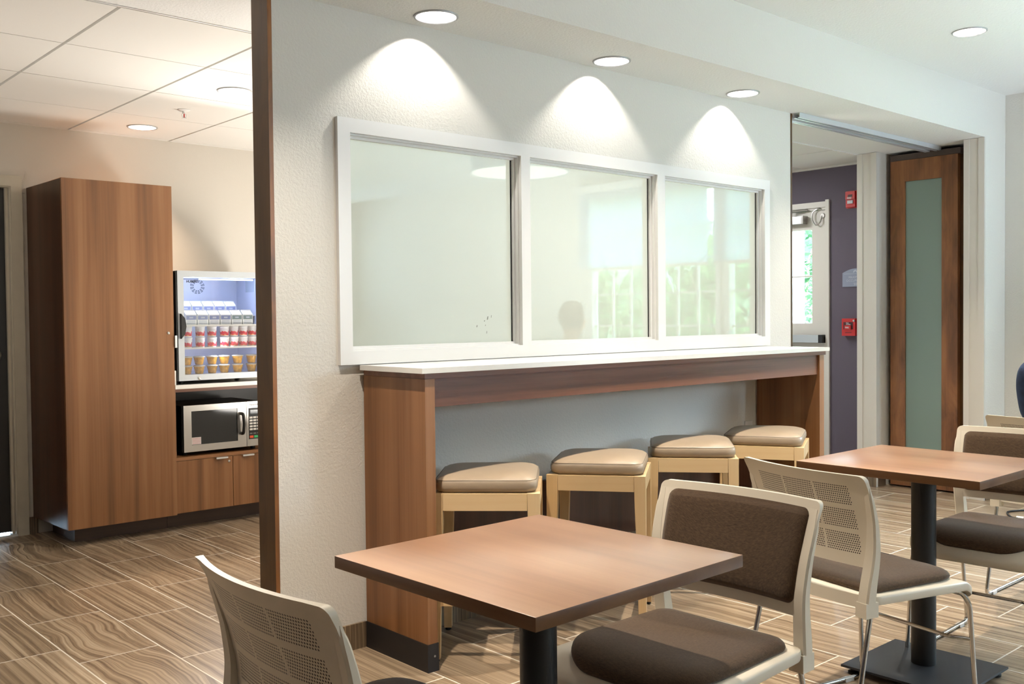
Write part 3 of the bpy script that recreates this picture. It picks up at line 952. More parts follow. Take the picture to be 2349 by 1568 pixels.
KX1 = 3.62
t = thing('base_cabinet', 'walnut base cabinet with an open microwave niche beside the tall cabinet', 'cabinet', (3.0, 5.98, 0))
YD = 5.712
bm = new_bm()
box(bm, 2.402, 2.420, YD + 0.02, YB - 0.002, 0.1, 0.848); box(bm, KX1 - 0.02, KX1, YD + 0.02, YB - 0.002, 0.1, 0.848)
box(bm, 2.420, KX1 - 0.02, YB - 0.02, YB - 0.002, 0.1, 0.848)
box(bm, 2.420, KX1 - 0.02, YD + 0.02, YB - 0.02, 0.1, 0.12); box(bm, 2.402, KX1 - 0.02, YD + 0.001, YB - 0.02, 0.4175, 0.437)
part('carcass', bm, WAL_C, t, smooth=False)
bm = new_bm(); box(bm, 2.4205, KX1 - 0.0205, YB - 0.024, YB - 0.0205, 0.438, 0.829); box(bm, 2.4205, 2.4235, YD + 0.03, YB - 0.024, 0.438, 0.829)
part('niche_lining', bm, BLACKP, t, smooth=False)
bpart('top_rail', 2.402, KX1, YD, YB - 0.03, 0.830, 0.8485, WAL_H, t, 0.001)
bpart('toe_kick', 2.402, KX1, 5.845, YB - 0.02, 0.0, 0.099, WAL_K, t)
for (a, b, hx, lk) in ((2.403, 2.768, 2.692, 2.745), (2.772, 3.190, 2.868, None), (3.194, 3.618, 3.54, None)):
    dd = bpart('door', a, b, YD, YD + 0.018, 0.103, 0.415, WAL_V, t, 0.0015)
    bm = new_bm(); box(bm, hx - 0.038, hx + 0.038, YD - 0.020, YD + 0.010, 0.4155, 0.4172); box(bm, hx - 0.038, hx + 0.038, YD - 0.020, YD - 0.018, 0.407, 0.4155)
    part('handle', bm, ALU, dd, smooth=False)
    if lk:
        bm = new_bm(); lathe(bm, [(0.0001, 0.004), (0.004, 0.004), (0.0075, 0.003), (0.008, 0)], seg=18)
        bmesh.ops.transform(bm, matrix=Matrix.Translation((lk, YD, 0.385)) @ Matrix.Rotation(pi / 2, 4, 'X'), verts=bm.verts)
        part('lock', bm, STEEL, dd)
bm = new_bm(); box(bm, 2.402, KX1 + 0.01, 5.690, YB - 0.003, 0.850, 0.874); box(bm, 2.402, 2.418, 5.715, YB - 0.003, 0.874, 0.960); bevel(bm, 0.0015)
top(part('worktop', bm, QUARTZ), 'short white worktop under the glass-door cooler', 'worktop')

# ---- microwave
t = thing('microwave', 'stainless steel microwave oven in the niche under the cooler', 'microwave', (2.72, 5.9, 0.4375))
YM = 5.730
bm = new_bm(); box(bm, 2.462, 2.985, YM + 0.022, 6.16, 0.462, 0.742); bevel(bm, 0.004)
part('cabinet_shell', bm, BLACKP, t)
for (x, y) in ((2.50, 5.80), (2.95, 5.80), (2.50, 6.10), (2.95, 6.10)):
    bm = new_bm(); lathe(bm, [(0.014, 0), (0.016, 0.02), (0.018, 0.026)], c=(x, y, 0.4375), seg=14, cap0=True, cap1=True)
    part('foot', bm, RUBBER, t)
bm = new_bm()
wx0, wx1, wz0, wz1 = 2.515, 2.815, 0.503, 0.708
X0, X1 = 2.466, 2.874
box(bm, X0, wx0, YM, YM + 0.022, 0.462, 0.744); box(bm, wx1, X1, YM, YM + 0.022, 0.462, 0.744)
box(bm, wx0, wx1, YM, YM + 0.022, 0.462, wz0); box(bm, wx0, wx1, YM, YM + 0.022, wz1, 0.744)
dd = part('door', bm, STEEL, t, smooth=False)
bpart('window', wx0, wx1, YM + 0.004, YM + 0.02, wz0, wz1, plain('microwave_glass', rgb(10, 12, 13), 0.08), dd)
bm = new_bm(); tube(bm, smooth_path([(2.838, YM, 0.672), (2.838, YM - 0.032, 0.672), (2.842, YM - 0.036, 0.61), (2.838, YM - 0.032, 0.548), (2.838, YM, 0.548)], 0.018), 0.0095, 12)
part('handle', bm, BLACKP, dd)
bpart('sticker', 2.516, 2.575, YM + 0.0025, YM + 0.004, 0.505, 0.548, plain('sticker_white', rgb(222, 214, 212), 0.5), dd)
bm = new_bm()
for k in range(4): box(bm, 2.520, 2.571, YM + 0.0020, YM + 0.0024, 0.5395 - 0.0095 * k, 0.5415 - 0.0095 * k)
part('sticker_print', bm, plain('sticker_red', rgb(205, 120, 120), 0.6), dd, smooth=False)
bm = new_bm(); box(bm, 2.877, 2.985, YM, YM + 0.022, 0.462, 0.744); bevel(bm, 0.002)
cp = part('control_panel', bm, STEEL, t)
bpart('keypad', 2.890, 2.972, YM - 0.002, YM - 0.0001, 0.506, 0.702, BLACKP, cp)
bpart('display', 2.900, 2.962, YM - 0.003, YM - 0.002, 0.665, 0.690, plain('lcd', rgb(38, 44, 52), 0.1), cp)
bm = new_bm()
for r in range(5):
    for c in range(3): box(bm, 2.895 + c * 0.025, 2.915 + c * 0.025, YM - 0.0035, YM - 0.002, 0.636 - r * 0.0185, 0.648 - r * 0.0185)
part('keys', bm, TXTW, cp, smooth=False)
bm = new_bm()
for c in range(3): box(bm, 2.895 + c * 0.025, 2.913 + c * 0.025, YM - 0.0035, YM - 0.002, 0.538, 0.545)
part('small_keys', bm, plain('grey_key', rgb(120, 116, 116), 0.5), cp, smooth=False)
bpart('stop_key', 2.895, 2.920, YM - 0.0035, YM - 0.002, 0.513, 0.528, plain('orange_key', rgb(226, 92, 52), 0.5), cp)
bpart('start_key', 2.925, 2.950, YM - 0.0035, YM - 0.002, 0.513, 0.528, plain('green_key', rgb(70, 190, 120), 0.5), cp)
part('lettering', text_bm('Panasonic', 0.016, face_mat((2.897, YM - 0.0006, 0.719), (1, 0, 0), (0, 0, 1)), bold=0.0003), TXTB, cp, smooth=False)

# ---- glass door cooler
t = thing('beverage_cooler', 'silver glass-door countertop cooler stocked with snacks', 'cooler', (2.75, 5.95, 0.874))
CX0, CX1, CY0, CY1, CZ0, CZ1 = 2.424, 3.066, 5.715, 6.19, 0.896, 1.556
bm = new_bm()
w = 0.03
box(bm, CX0, CX0 + w, CY0 + 0.03, CY1, CZ0, CZ1); box(bm, CX1 - w, CX1, CY0 + 0.03, CY1, CZ0, CZ1)
box(bm, CX0 + w, CX1 - w, CY0 + 0.03, CY1, CZ0, CZ0 + w); box(bm, CX0 + w, CX1 - w, CY0 + 0.03, CY1, CZ1 - w, CZ1)
box(bm, CX0 + w, CX1 - w, CY1 - w, CY1, CZ0 + w, CZ1 - w)
part('cabinet_shell', bm, BLACKP, t, smooth=False)
bm = new_bm()
i0, i1 = CX0 + w, CX1 - w
ZB_, ZT_ = CZ0 + w, CZ1 - w
YI = CY1 - w - 0.003
box(bm, i0, i1, YI, CY1 - w, ZB_, ZT_)
box(bm, i0, i0 + 0.003, CY0 + 0.032, YI, ZB_, ZT_); box(bm, i1 - 0.003, i1, CY0 + 0.032, YI, ZB_, ZT_)
box(bm, i0, i1, CY0 + 0.032, YI, ZB_, ZB_ + 0.003); box(bm, i0, i1, CY0 + 0.032, YI, ZT_ - 0.003, ZT_)
for zz in (1.33, 1.30, 1.40, 1.26): box(bm, i0, i1, YI - 0.004, YI, zz, zz + 0.004)
part('inner_liner', bm, COOLIN, t, smooth=False)
for (x, y) in ((CX0 + 0.05, CY0 + 0.06), (CX1 - 0.05, CY0 + 0.06), (CX0 + 0.05, CY1 - 0.05), (CX1 - 0.05, CY1 - 0.05)):
    bm = new_bm(); lathe(bm, [(0.016, 0), (0.016, 0.012), (0.010, 0.022)], c=(x, y, 0.8745), seg=16, cap0=True, cap1=True)
    part('foot', bm, RUBBER, t)
bm = new_bm()
gx0, gx1, gz0_, gz1_ = 2.474, 3.016, 0.932, 1.520
box(bm, CX0 + 0.012, gx0, CY0, CY0 + 0.028, CZ0, CZ1 + 0.002); box(bm, gx1, CX1, CY0, CY0 + 0.028, CZ0, CZ1 + 0.002)
box(bm, gx0, gx1, CY0, CY0 + 0.028, CZ0, gz0_); box(bm, gx0, gx1, CY0, CY0 + 0.028, gz1_, CZ1 + 0.002)
dd = part('door_frame', bm, SILVER, t, smooth=False)
bpart('glass', gx0, gx1, CY0 + 0.008, CY0 + 0.016, gz0_, gz1_, GLASS, dd)
bpart('gasket', CX0 + 0.002, CX0 + 0.012, CY0 + 0.004, CY0 + 0.028, CZ0, CZ1, BLACKP, dd)
bm = new_bm()
hp = [(2.447, CY0 - 0.001, 1.150), (2.470, CY0 - 0.001, 1.178), (2.478, CY0 - 0.001, 1.224), (2.470, CY0 - 0.001, 1.272), (2.447, CY0 - 0.001, 1.300)]
a = [bm.verts.new(p) for p in hp]; b = [bm.verts.new((p[0], p[1] - 0.022, p[2])) for p in hp]
bm.faces.new(a); bm.faces.new(list(reversed(b)))
for i in range(len(hp)):
    j = (i + 1) % len(hp); bm.faces.new((a[i], b[i], b[j], a[j]))
bevel(bm, 0.003)
part('handle', bm, BLACKP, dd)
bm = new_bm(); lathe(bm, [(0.0001, 0.006), (0.004, 0.006), (0.0085, 0.004), (0.009, 0)], seg=18)
bmesh.ops.transform(bm, matrix=Matrix.Translation((2.562, CY0, 0.908)) @ Matrix.Rotation(pi / 2, 4, 'X'), verts=bm.verts)
part('lock', bm, CHROME, dd)
part('lettering', text_bm('HUBERT', 0.0200, face_mat((2.494, CY0 + 0.0072, 1.4875), (1, 0, 0), (0, 0, 1)), bold=0.0014), TXTB, dd, smooth=False)
bm = new_bm(); box(bm, 2.600, 2.955, CY0 + 0.055, CY0 + 0.066, 1.5075, 1.5145)
part('led_strip', bm, LEDBLUE, t, smooth=False)
bm = new_bm()      # fan outlet: three rings of short slots
for ri_ in range(3):
    for k in range(12):
        a0, a1 = 2 * pi * k / 12 + 0.08, 2 * pi * (k + 1) / 12 - 0.08
        q0, q1 = 0.0255 + 0.0085 * ri_, 0.0315 + 0.0085 * ri_
        c = (2.758, YI - 0.002, 1.480)
        pts = [(q0, a0), (q1, a0), (q1, (a0 + a1) / 2), (q1, a1), (q0, a1), (q0, (a0 + a1) / 2)]
        bm.faces.new([bm.verts.new((c[0] + r * cos(a), c[1], c[2] + r * sin(a))) for r, a in pts])
part('fan_vent', bm, plain('vent_slots', rgb(88, 104, 150), 0.6), t, smooth=False)
bpart('info_card', i1 - 0.0045, i1 - 0.0032, 5.902, 6.025, 1.440, 1.523, plain('info_card_grey', rgb(166, 180, 204), 0.6), t)
SHELVES = [(1.226, 'wire_shelf'), (1.088, 'wire_shelf')]
for zz, nm in SHELVES:
    bm = new_bm()
    box(bm, i0 + 0.004, i1 - 0.004, CY0 + 0.045, CY0 + 0.05, zz - 0.004, zz + 0.006)
    for k in range(28):
        xx = i0 + 0.012 + k * (i1 - i0 - 0.024) / 27.0
        box(bm, xx - 0.0015, xx + 0.0015, CY0 + 0.05, YI - 0.002, zz - 0.0005, zz + 0.0025)
    box(bm, i0 + 0.004, i1 - 0.004, CY0 + 0.25, CY0 + 0.254, zz - 0.004, zz - 0.0005)
    part(nm, bm, WHITE, t, smooth=False)
bm = new_bm(); box(bm, i0 + 0.004, i1 - 0.004, CY0 + 0.18, CY0 + 0.30, 1.283, 1.286); box(bm, i0 + 0.004, i1 - 0.004, CY0 + 0.296, CY0 + 0.30, 1.229, 1.283)
part('rear_step', bm, WHITE, t, smooth=False)

# ---- food in the cooler
CARTW = plain('carton_white', rgb(236, 238, 240), 0.5)
CARTB = plain('carton_blue', rgb(112, 124, 176), 0.5)
CARTG = plain('carton_slate', rgb(110, 130, 138), 0.5)
def carton(x, y, z, col, label, group):
    o = thing('milk_carton', label, 'carton', (x, y, z), group=group)
    h, hw, hd2 = 0.066, 0.0345, 0.033
    bm = new_bm()
    box(bm, -hw, hw, -hd2, hd2, 0, h)
    a = [bm.verts.new(p) for p in ((-hw, -hd2, h), (hw, -hd2, h), (hw, hd2, h), (-hw, hd2, h))]
    r = [bm.verts.new((-hw, -0.002, h + 0.022)), bm.verts.new((hw, -0.002, h + 0.022))]
    bm.faces.new((a[0], a[1], r[1], r[0])); bm.faces.new((a[2], a[3], r[0], r[1])); bm.faces.new((a[1], a[2], r[1])); bm.faces.new((a[3], a[0], r[0]))
    box(bm, -hw, hw, -0.0035, 0.0, h + 0.021, h + 0.028)
    part('carton_body', bm, CARTW, o, world=False, smooth=False)
    bm = new_bm(); box(bm, -hw + 0.003, hw - 0.003, -hd2 - 0.0006, -hd2 - 0.0001, 0.034, 0.060)
    part('colour_band', bm, col, o, world=False, smooth=False)
    bm = new_bm()
    for k in range(4): box(bm, -hw + 0.008, hw - 0.008, -hd2 - 0.0006, -hd2 - 0.0001, 0.008 + 0.006 * k, 0.0105 + 0.006 * k)
    box(bm, -0.012, 0.012, -hd2 - 0.0010, -hd2 - 0.0007, 0.042, 0.052)
    part('print', bm, plain('carton_print', rgb(176, 184, 206), 0.6), o, world=False, smooth=False)
    return o
for k in range(6):
    lab = 'milk carton with %s band, front row of top shelf, %s' % (('blue', 'slate')[k >= 4], ('first from handle', 'second from handle', 'third from handle', 'fourth from handle', 'fifth from handle', 'last in row')[k])
    carton(2.548 + 0.0748 * k, CY0 + 0.10, 1.2290, (CARTB, CARTG)[k >= 4], lab, 'milk cartons on the top cooler shelf')
for k in range(5):
    lab = 'milk carton in the raised back row of the cooler, %s' % ('first from the door handle', 'second from the door handle', 'third from the door handle', 'fourth from the door handle', 'last in the row')[k]
    carton(2.574 + 0.0748 * k, CY0 + 0.235, 1.2865, CARTB, lab, 'milk cartons on the top cooler shelf')

def cup_label_mat():
    M = Mat('yogurt_label')
    sp = M.n('ShaderNodeSeparateXYZ'); M.l(M.obj(), sp.inputs[0])
    n = M.noise(M.obj(), 45, 2)
    hgt = M.math('ADD', sp.outputs[2], M.math('MULTIPLY', M.math('SUBTRACT', n, 0.5), 0.05))
    M.l(M.ramp(M.math('MULTIPLY', hgt, 14.0), [(0.0, rgb(238, 200, 150)), (0.14, rgb(232, 120, 60)), (0.20, rgb(206, 36, 60)), (0.40, rgb(214, 48, 66)), (0.46, rgb(236, 232, 232)), (1.0, rgb(226, 224, 232))]), M.b.inputs['Base Color'])
    M.b.inputs['Roughness'].default_value = 0.4
    return M.m
YLAB = cup_label_mat()
YCUP = plain('yogurt_cup_white', rgb(238, 236, 236), 0.4)
FOIL = plain('foil_lid', rgb(215, 210, 206), 0.3, 0.5)
ORD = ('first', 'second', 'third', 'fourth', 'fifth', 'sixth', 'seventh')
proto = None
for lay in range(2):
    for k in range(7):
        lab = 'white and red yogurt cup, %s from the cooler handle, %s layer of the middle shelf' % (ORD[k], ('lower', 'upper')[lay])
        xx = (2.533, 2.615, 2.692, 2.775, 2.838, 2.901, 2.963)[k]
        loc = (xx, CY0 + 0.095, 1.0910 + lay * 0.0665)
        if proto is None:
            proto = thing('yogurt_cup', lab, 'yogurt cup', loc, group='yogurt cups on the middle cooler shelf')
            bm = new_bm(); lathe(bm, [(0.0245, 0.0), (0.0255, 0.003), (0.0285, 0.056), (0.030, 0.058), (0.030, 0.0625)], seg=24, cap0=True)
            part('cup', bm, YCUP, proto, world=False)
            bm = new_bm(); lathe(bm, [(0.0258, 0.006), (0.0284, 0.050)], seg=24)
            part('printed_label', bm, YLAB, proto, world=False)
            bm = new_bm(); lathe(bm, [(0.0302, 0.0626), (0.0302, 0.0640), (0.0001, 0.0645)], seg=24)
            part('foil_lid', bm, FOIL, proto, world=False)
        else:
            copy_tree(proto, loc, None, lab)
FRUIT = plain('amber_fruit', rgb(206, 150, 48), 0.25, var=0.35, vscale=60)
CLRP = plain('clear_rim_plastic', rgb(214, 206, 190), 0.15)
FLID = plain('clear_lid_film', rgb(196, 190, 176), 0.12)
proto = None
for lay in range(2):
    for k in range(6):
        lab = 'clear cup of amber fruit, %s from the cooler handle, %s layer on the cooler floor' % (ORD[k], ('lower', 'upper')[lay])
        loc = ((2.531, 2.608, 2.690, 2.775, 2.863, 2.956)[k] + 0.002 * ((k * 7 + lay * 3) % 3 - 1), CY0 + 0.10, 0.9295 + lay * 0.0565)
        if proto is None:
            proto = thing('fruit_cup', lab, 'fruit cup', loc, group='fruit cups on the cooler floor')
            bm = new_bm(); lathe(bm, [(0.022, 0.0), (0.0235, 0.002), (0.032, 0.044)], seg=24, cap0=True)
            part('fruit_filling', bm, FRUIT, proto, world=False)
            bm = new_bm(); lathe(bm, [(0.0322, 0.0442), (0.037, 0.046), (0.037, 0.0485), (0.0322, 0.0485)], seg=24)
            part('rim', bm, CLRP, proto, world=False)
            bm = new_bm(); lathe(bm, [(0.036, 0.0487), (0.030, 0.053), (0.0001, 0.0545)], seg=24)
            part('lid', bm, FLID, proto, world=False)
        else:
            copy_tree(proto, loc, None, lab)

for o in list(COL.objects):
    if o.parent is None and o.get('category') in ('cabinet', 'microwave', 'cooler', 'carton', 'yogurt cup', 'fruit cup') or (o.parent is None and o.get('label', '').startswith('short white worktop')):
        o.location.x += 0.008
# ================================================================ BAR STOOLS
def rsq(h, r, seg=6):
    """outline of a rounded square with half size h and corner radius r"""
    out = []
    for cx, cy, a0 in ((h - r, h - r, 0), (-h + r, h - r, 90), (-h + r, -h + r, 180), (h - r, -h + r, 270)):
        for i in range(seg + 1):
            a = radians(a0 + 90.0 * i / seg)
            out.append((cx + r * cos(a), cy + r * sin(a)))
    return out

def make_stool(label, loc, rz):
    t = thing('bar_stool', label, 'stool', loc, rz, group='maple bar stools along the bar')
    H, T = 0.20, 0.62
    for sx in (-1, 1):
        for sy in (-1, 1):
            bm = new_bm()
            def quad(z, w):
                x0, y0 = sx * H, sy * H
                x1, y1 = sx * (H - w), sy * (H - w)
                return [bm.verts.new(p) for p in ((x0, y0, z), (x1, y0, z), (x1, y1, z), (x0, y1, z))]
            r = [quad(0.012, 0.030), quad(0.30, 0.036), quad(0.50, 0.044), quad(T, 0.046)]
            for a, b in zip(r, r[1:]):
                for i in range(4):
                    bm.faces.new((a[i], a[(i + 1) % 4], b[(i + 1) % 4], b[i]))
            bm.faces.new(r[0]); bm.faces.new(r[-1])
            leg = part('leg', bm, MAPLE, t, world=False, ang=20)
            bm = new_bm(); lathe(bm, [(0.010, 0.0), (0.012, 0.003), (0.012, 0.0118)], c=(sx * (H - 0.015), sy * (H - 0.015), 0), seg=14, cap0=True, cap1=True)
            part('glide', bm, RUBBER, leg, world=False)
    for s in (-1, 1):
        bm = new_bm(); box(bm, -H + 0.0465, H - 0.0465, s * (H - 0.0015) - (0.022 if s > 0 else 0), s * (H - 0.0015) + (0.022 if s < 0 else 0), 0.557, T - 0.001)
        part('apron', bm, MAPLE_H, t, world=False, smooth=False)
        bm = new_bm(); box(bm, s * (H - 0.0015) - (0.022 if s > 0 else 0), s * (H - 0.0015) + (0.022 if s < 0 else 0), -H + 0.0465, H - 0.0465, 0.557, T - 0.001)
        part('apron', bm, MAPLE_H, t, world=False, smooth=False)
        bm = new_bm(); box(bm, -H + 0.034, H - 0.034, s * (H - 0.020) - 0.010, s * (H - 0.020) + 0.010, 0.205, 0.240)
        part('stretcher', bm, MAPLE_H, t, world=False, smooth=False)
        bm = new_bm(); box(bm, s * (H - 0.020) - 0.010, s * (H - 0.020) + 0.010, -H + 0.034, H - 0.034, 0.205, 0.240)
        part('stretcher', bm, MAPLE_H, t, world=False, smooth=False)
    bm = new_bm()
    prof = [(0.176, 0.6205), (0.186, 0.626), (0.1905, 0.638), (0.1905, 0.654), (0.187, 0.664), (0.183, 0.6685), (0.172, 0.676), (0.15, 0.683), (0.11, 0.689), (0.06, 0.692)]
    rings = []
    for h, z in prof:
        rings.append([bm.verts.new((x, y, z + 0.0015 * sin(9 * x + 4 * y) * (1 if z > 0.66 else 0))) for x, y in rsq(h, min(h * 0.9, 0.045))])
    n = len(rings[0])
    for a, b in zip(rings, rings[1:]):
        for i in range(n):
            bm.faces.new((a[i], a[(i + 1) % n], b[(i + 1) % n], b[i]))
    bm.faces.new(rings[-1]); bm.faces.new(list(reversed(rings[0])))
    cu = part('seat_cushion', bm, VINYL, t, world=False, ang=60)
    bm = new_bm()
    pts = [(x, y, 0.6655) for x, y in rsq(0.1865, 0.045)]
    tube(bm, pts + [pts[0]], 0.0012, 6)
    part('seam', bm, SEAM, cu, world=False)
    return t
MAPLE_H = wood('pale_maple_rail', rgb(212, 176, 124), rgb(222, 188, 140), rgb(230, 202, 158), 'X', 0.4, 0.6)
ST = [((2.440, 2.862, 0), -44.9, 'maple stool with taupe cushion against the near end panel of the bar'),
      ((3.037, 2.835, 0), -53.0, 'maple stool with taupe cushion, second along the bar from the near end panel'),
      ((3.684, 2.861, 0), -49.7, 'maple stool with taupe cushion, third along the bar from the near end panel'),
      ((4.262, 2.842, 0), -62.0, 'maple stool with taupe cushion against the far end panel of the bar')]
s0 = make_stool(ST[0][2], ST[0][0], radians(ST[0][1]))
for loc, a, lab in ST[1:]:
    copy_tree(s0, loc, radians(a), lab)

# ================================================================ TABLES
def make_table(label, cx, cy, sx, sy, px, py, bx_, by_, turn=0.0):
    t = thing('dining_table', label, 'table', (px, py, 0), group='square pedestal dining tables')
    bm = new_bm(); box(bm, cx - sx / 2, cx + sx / 2, cy - sy / 2, cy + sy / 2, 0.713, 0.740)
    bmesh.ops.rotate(bm, verts=bm.verts, cent=(cx, cy, 0), matrix=Matrix.Rotation(radians(turn), 3, 'Z'))
    bevel(bm, 0.0015, 2)
    bm.faces.ensure_lookup_table()
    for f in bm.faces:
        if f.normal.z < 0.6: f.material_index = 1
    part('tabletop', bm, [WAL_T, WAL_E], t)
    bm = new_bm(); lathe(bm, [(0.041, 0.0325), (0.041, 0.700)], c=(px, py, 0), seg=40, cap0=True, cap1=True)
    part('pole', bm, BLACK, t)
    bm = new_bm(); box(bm, px - 0.16, px + 0.16, py - 0.025, py + 0.025, 0.7005, 0.7125); box(bm, px - 0.025, px + 0.025, py - 0.16, py + 0.16, 0.7005, 0.7125)
    part('spider_bracket', bm, BLACK, t, smooth=False)
    bm = new_bm(); box(bm, bx_ - 0.197, bx_ + 0.197, by_ - 0.205, by_ + 0.205, 0.024, 0.032); bevel(bm, 0.002)
    pl = part('base_plate', bm, PLATE, t)
    for i in (-1, 1):
        for j in (-1, 1):
            bm = new_bm(); lathe(bm, [(0.020, 0.0), (0.021, 0.008), (0.012, 0.012), (0.012, 0.024)], c=(bx_ + i * 0.165, by_ + j * 0.172, 0), seg=18, cap0=True, cap1=True)
            part('levelling_foot', bm, RUBBER, pl)
    return t
make_table('square walnut pedestal table nearest the camera', 1.4645, 1.557, 0.632, 0.630, 1.4645, 1.557, 1.450, 1.545, 1.3)
make_table('square walnut pedestal table farther away, with its black base plate in view', 3.385, 1.606, 0.612, 0.640, 3.362, 1.597, 3.335, 1.582)

# ================================================================ STACKING CHAIRS
FE = [(0.395, 0.028), (0.441, 0.030), (0.50, 0.036), (0.542, 0.042), (0.591, 0.044), (0.667, 0.031), (0.744, 0.005), (0.806, -0.022)]
DP = [(0.395, 0.040), (0.47, 0.038), (0.55, 0.032), (0.65, 0.025), (0.75, 0.018), (0.806, 0.013)]
HW = [(0.395, 0.228), (0.50, 0.231), (0.60, 0.236), (0.70, 0.242), (0.806, 0.247)]
def itp(tab, z):
    if z <= tab[0][0]: return tab[0][1]
    for (a, va), (b, vb) in zip(tab, tab[1:]):
        if z <= b:
            t = (z - a) / (b - a); t = t
            return va + (vb - va) * t
    return tab[-1][1]
def smooth_itp(tab, z):
    return (itp(tab, z - 0.02) + 2 * itp(tab, z) + itp(tab, z + 0.02)) / 4.0
ZT = 0.806
def hw_top(z, r=0.017, z1=ZT):
    w = itp(HW, z)
    if z > z1 - r:
        w -= r - sqrt(max(0.0, r * r - (z - (z1 - r)) ** 2))
    return w
def sag(y, z, w):
    k = 0.010 + 0.030 * min(1, max(0, (z - 0.40) / 0.30))
    return k * (1 - min(1.0, abs(y) / w) ** 2)
def front_x(y, z):
    return smooth_itp(FE, z) - 0.225 - sag(y, z, itp(HW, z))

def shell_sheet(bm, zs, hwf, thick_f, uvl, nu=24, xoff=0.0, lo_round=None):
    F, B = [], []
    for z in zs:
        w = hwf(z)
        rf, rb = [], []
        for i in range(nu + 1):
            s = -1 + 2.0 * i / nu
            y = w * s
            x = front_x(y, z) + xoff
            rf.append(bm.verts.new((x, y, z))); rb.append(bm.verts.new((x - thick_f(y, z, w), y, z)))
        F.append(rf); B.append(rb)
    fs = []
    for r in range(len(zs) - 1):
        for i in range(nu):
            fs.append(bm.faces.new((F[r][i], F[r][i + 1], F[r + 1][i + 1], F[r + 1][i])))
            fs.append(bm.faces.new((B[r][i], B[r + 1][i], B[r + 1][i + 1], B[r][i + 1])))
        fs.append(bm.faces.new((F[r][0], F[r + 1][0], B[r + 1][0], B[r][0])))
        fs.append(bm.faces.new((F[r][nu], B[r][nu], B[r + 1][nu], F[r + 1][nu])))
    for i in range(nu):
        fs.append(bm.faces.new((F[0][i], B[0][i], B[0][i + 1], F[0][i + 1])))
        fs.append(bm.faces.new((F[-1][i], F[-1][i + 1], B[-1][i + 1], B[-1][i])))
    for f in fs:
        for lp in f.loops:
            lp[uvl].uv = (lp.vert.co.y, lp.vert.co.z)

def zrange(a, b, n, extra=()):
    return sorted(set([a + (b - a) * i / n for i in range(n + 1)] + list(extra)))

def seat_outline(xf=0.262, rf=0.062, inset=0.0):
    """plan outline of the seat, front corners generously rounded"""
    xr, w = -0.214 + inset, 0.232 - inset
    pts = []
    rr = 0.045
    for cx, cy, r, a0 in ((xf - rf, w - rf, rf, 0), (xr + rr, w - 0.006 - rr, rr, 90), (xr + rr, -w + 0.006 + rr, rr, 180), (xf - rf, -w + rf, rf, 270)):
        for i in range(13):
            a = radians(a0 + 90.0 * i / 12)
            pts.append((cx + r * cos(a), cy + r * sin(a)))
    return pts
def seat_z(x, y):
    z = 0.4475 + 0.0075 * (((x + 0.02) / 0.2) ** 2 if x < 0.10 else ((0.12 / 0.2) ** 2 + (x - 0.10) * 0.6))
    if x > 0.150:
        z -= 0.050 * ((x - 0.150) / 0.112) ** 2.0
    return z + 0.004 * (abs(y) / 0.23) ** 2

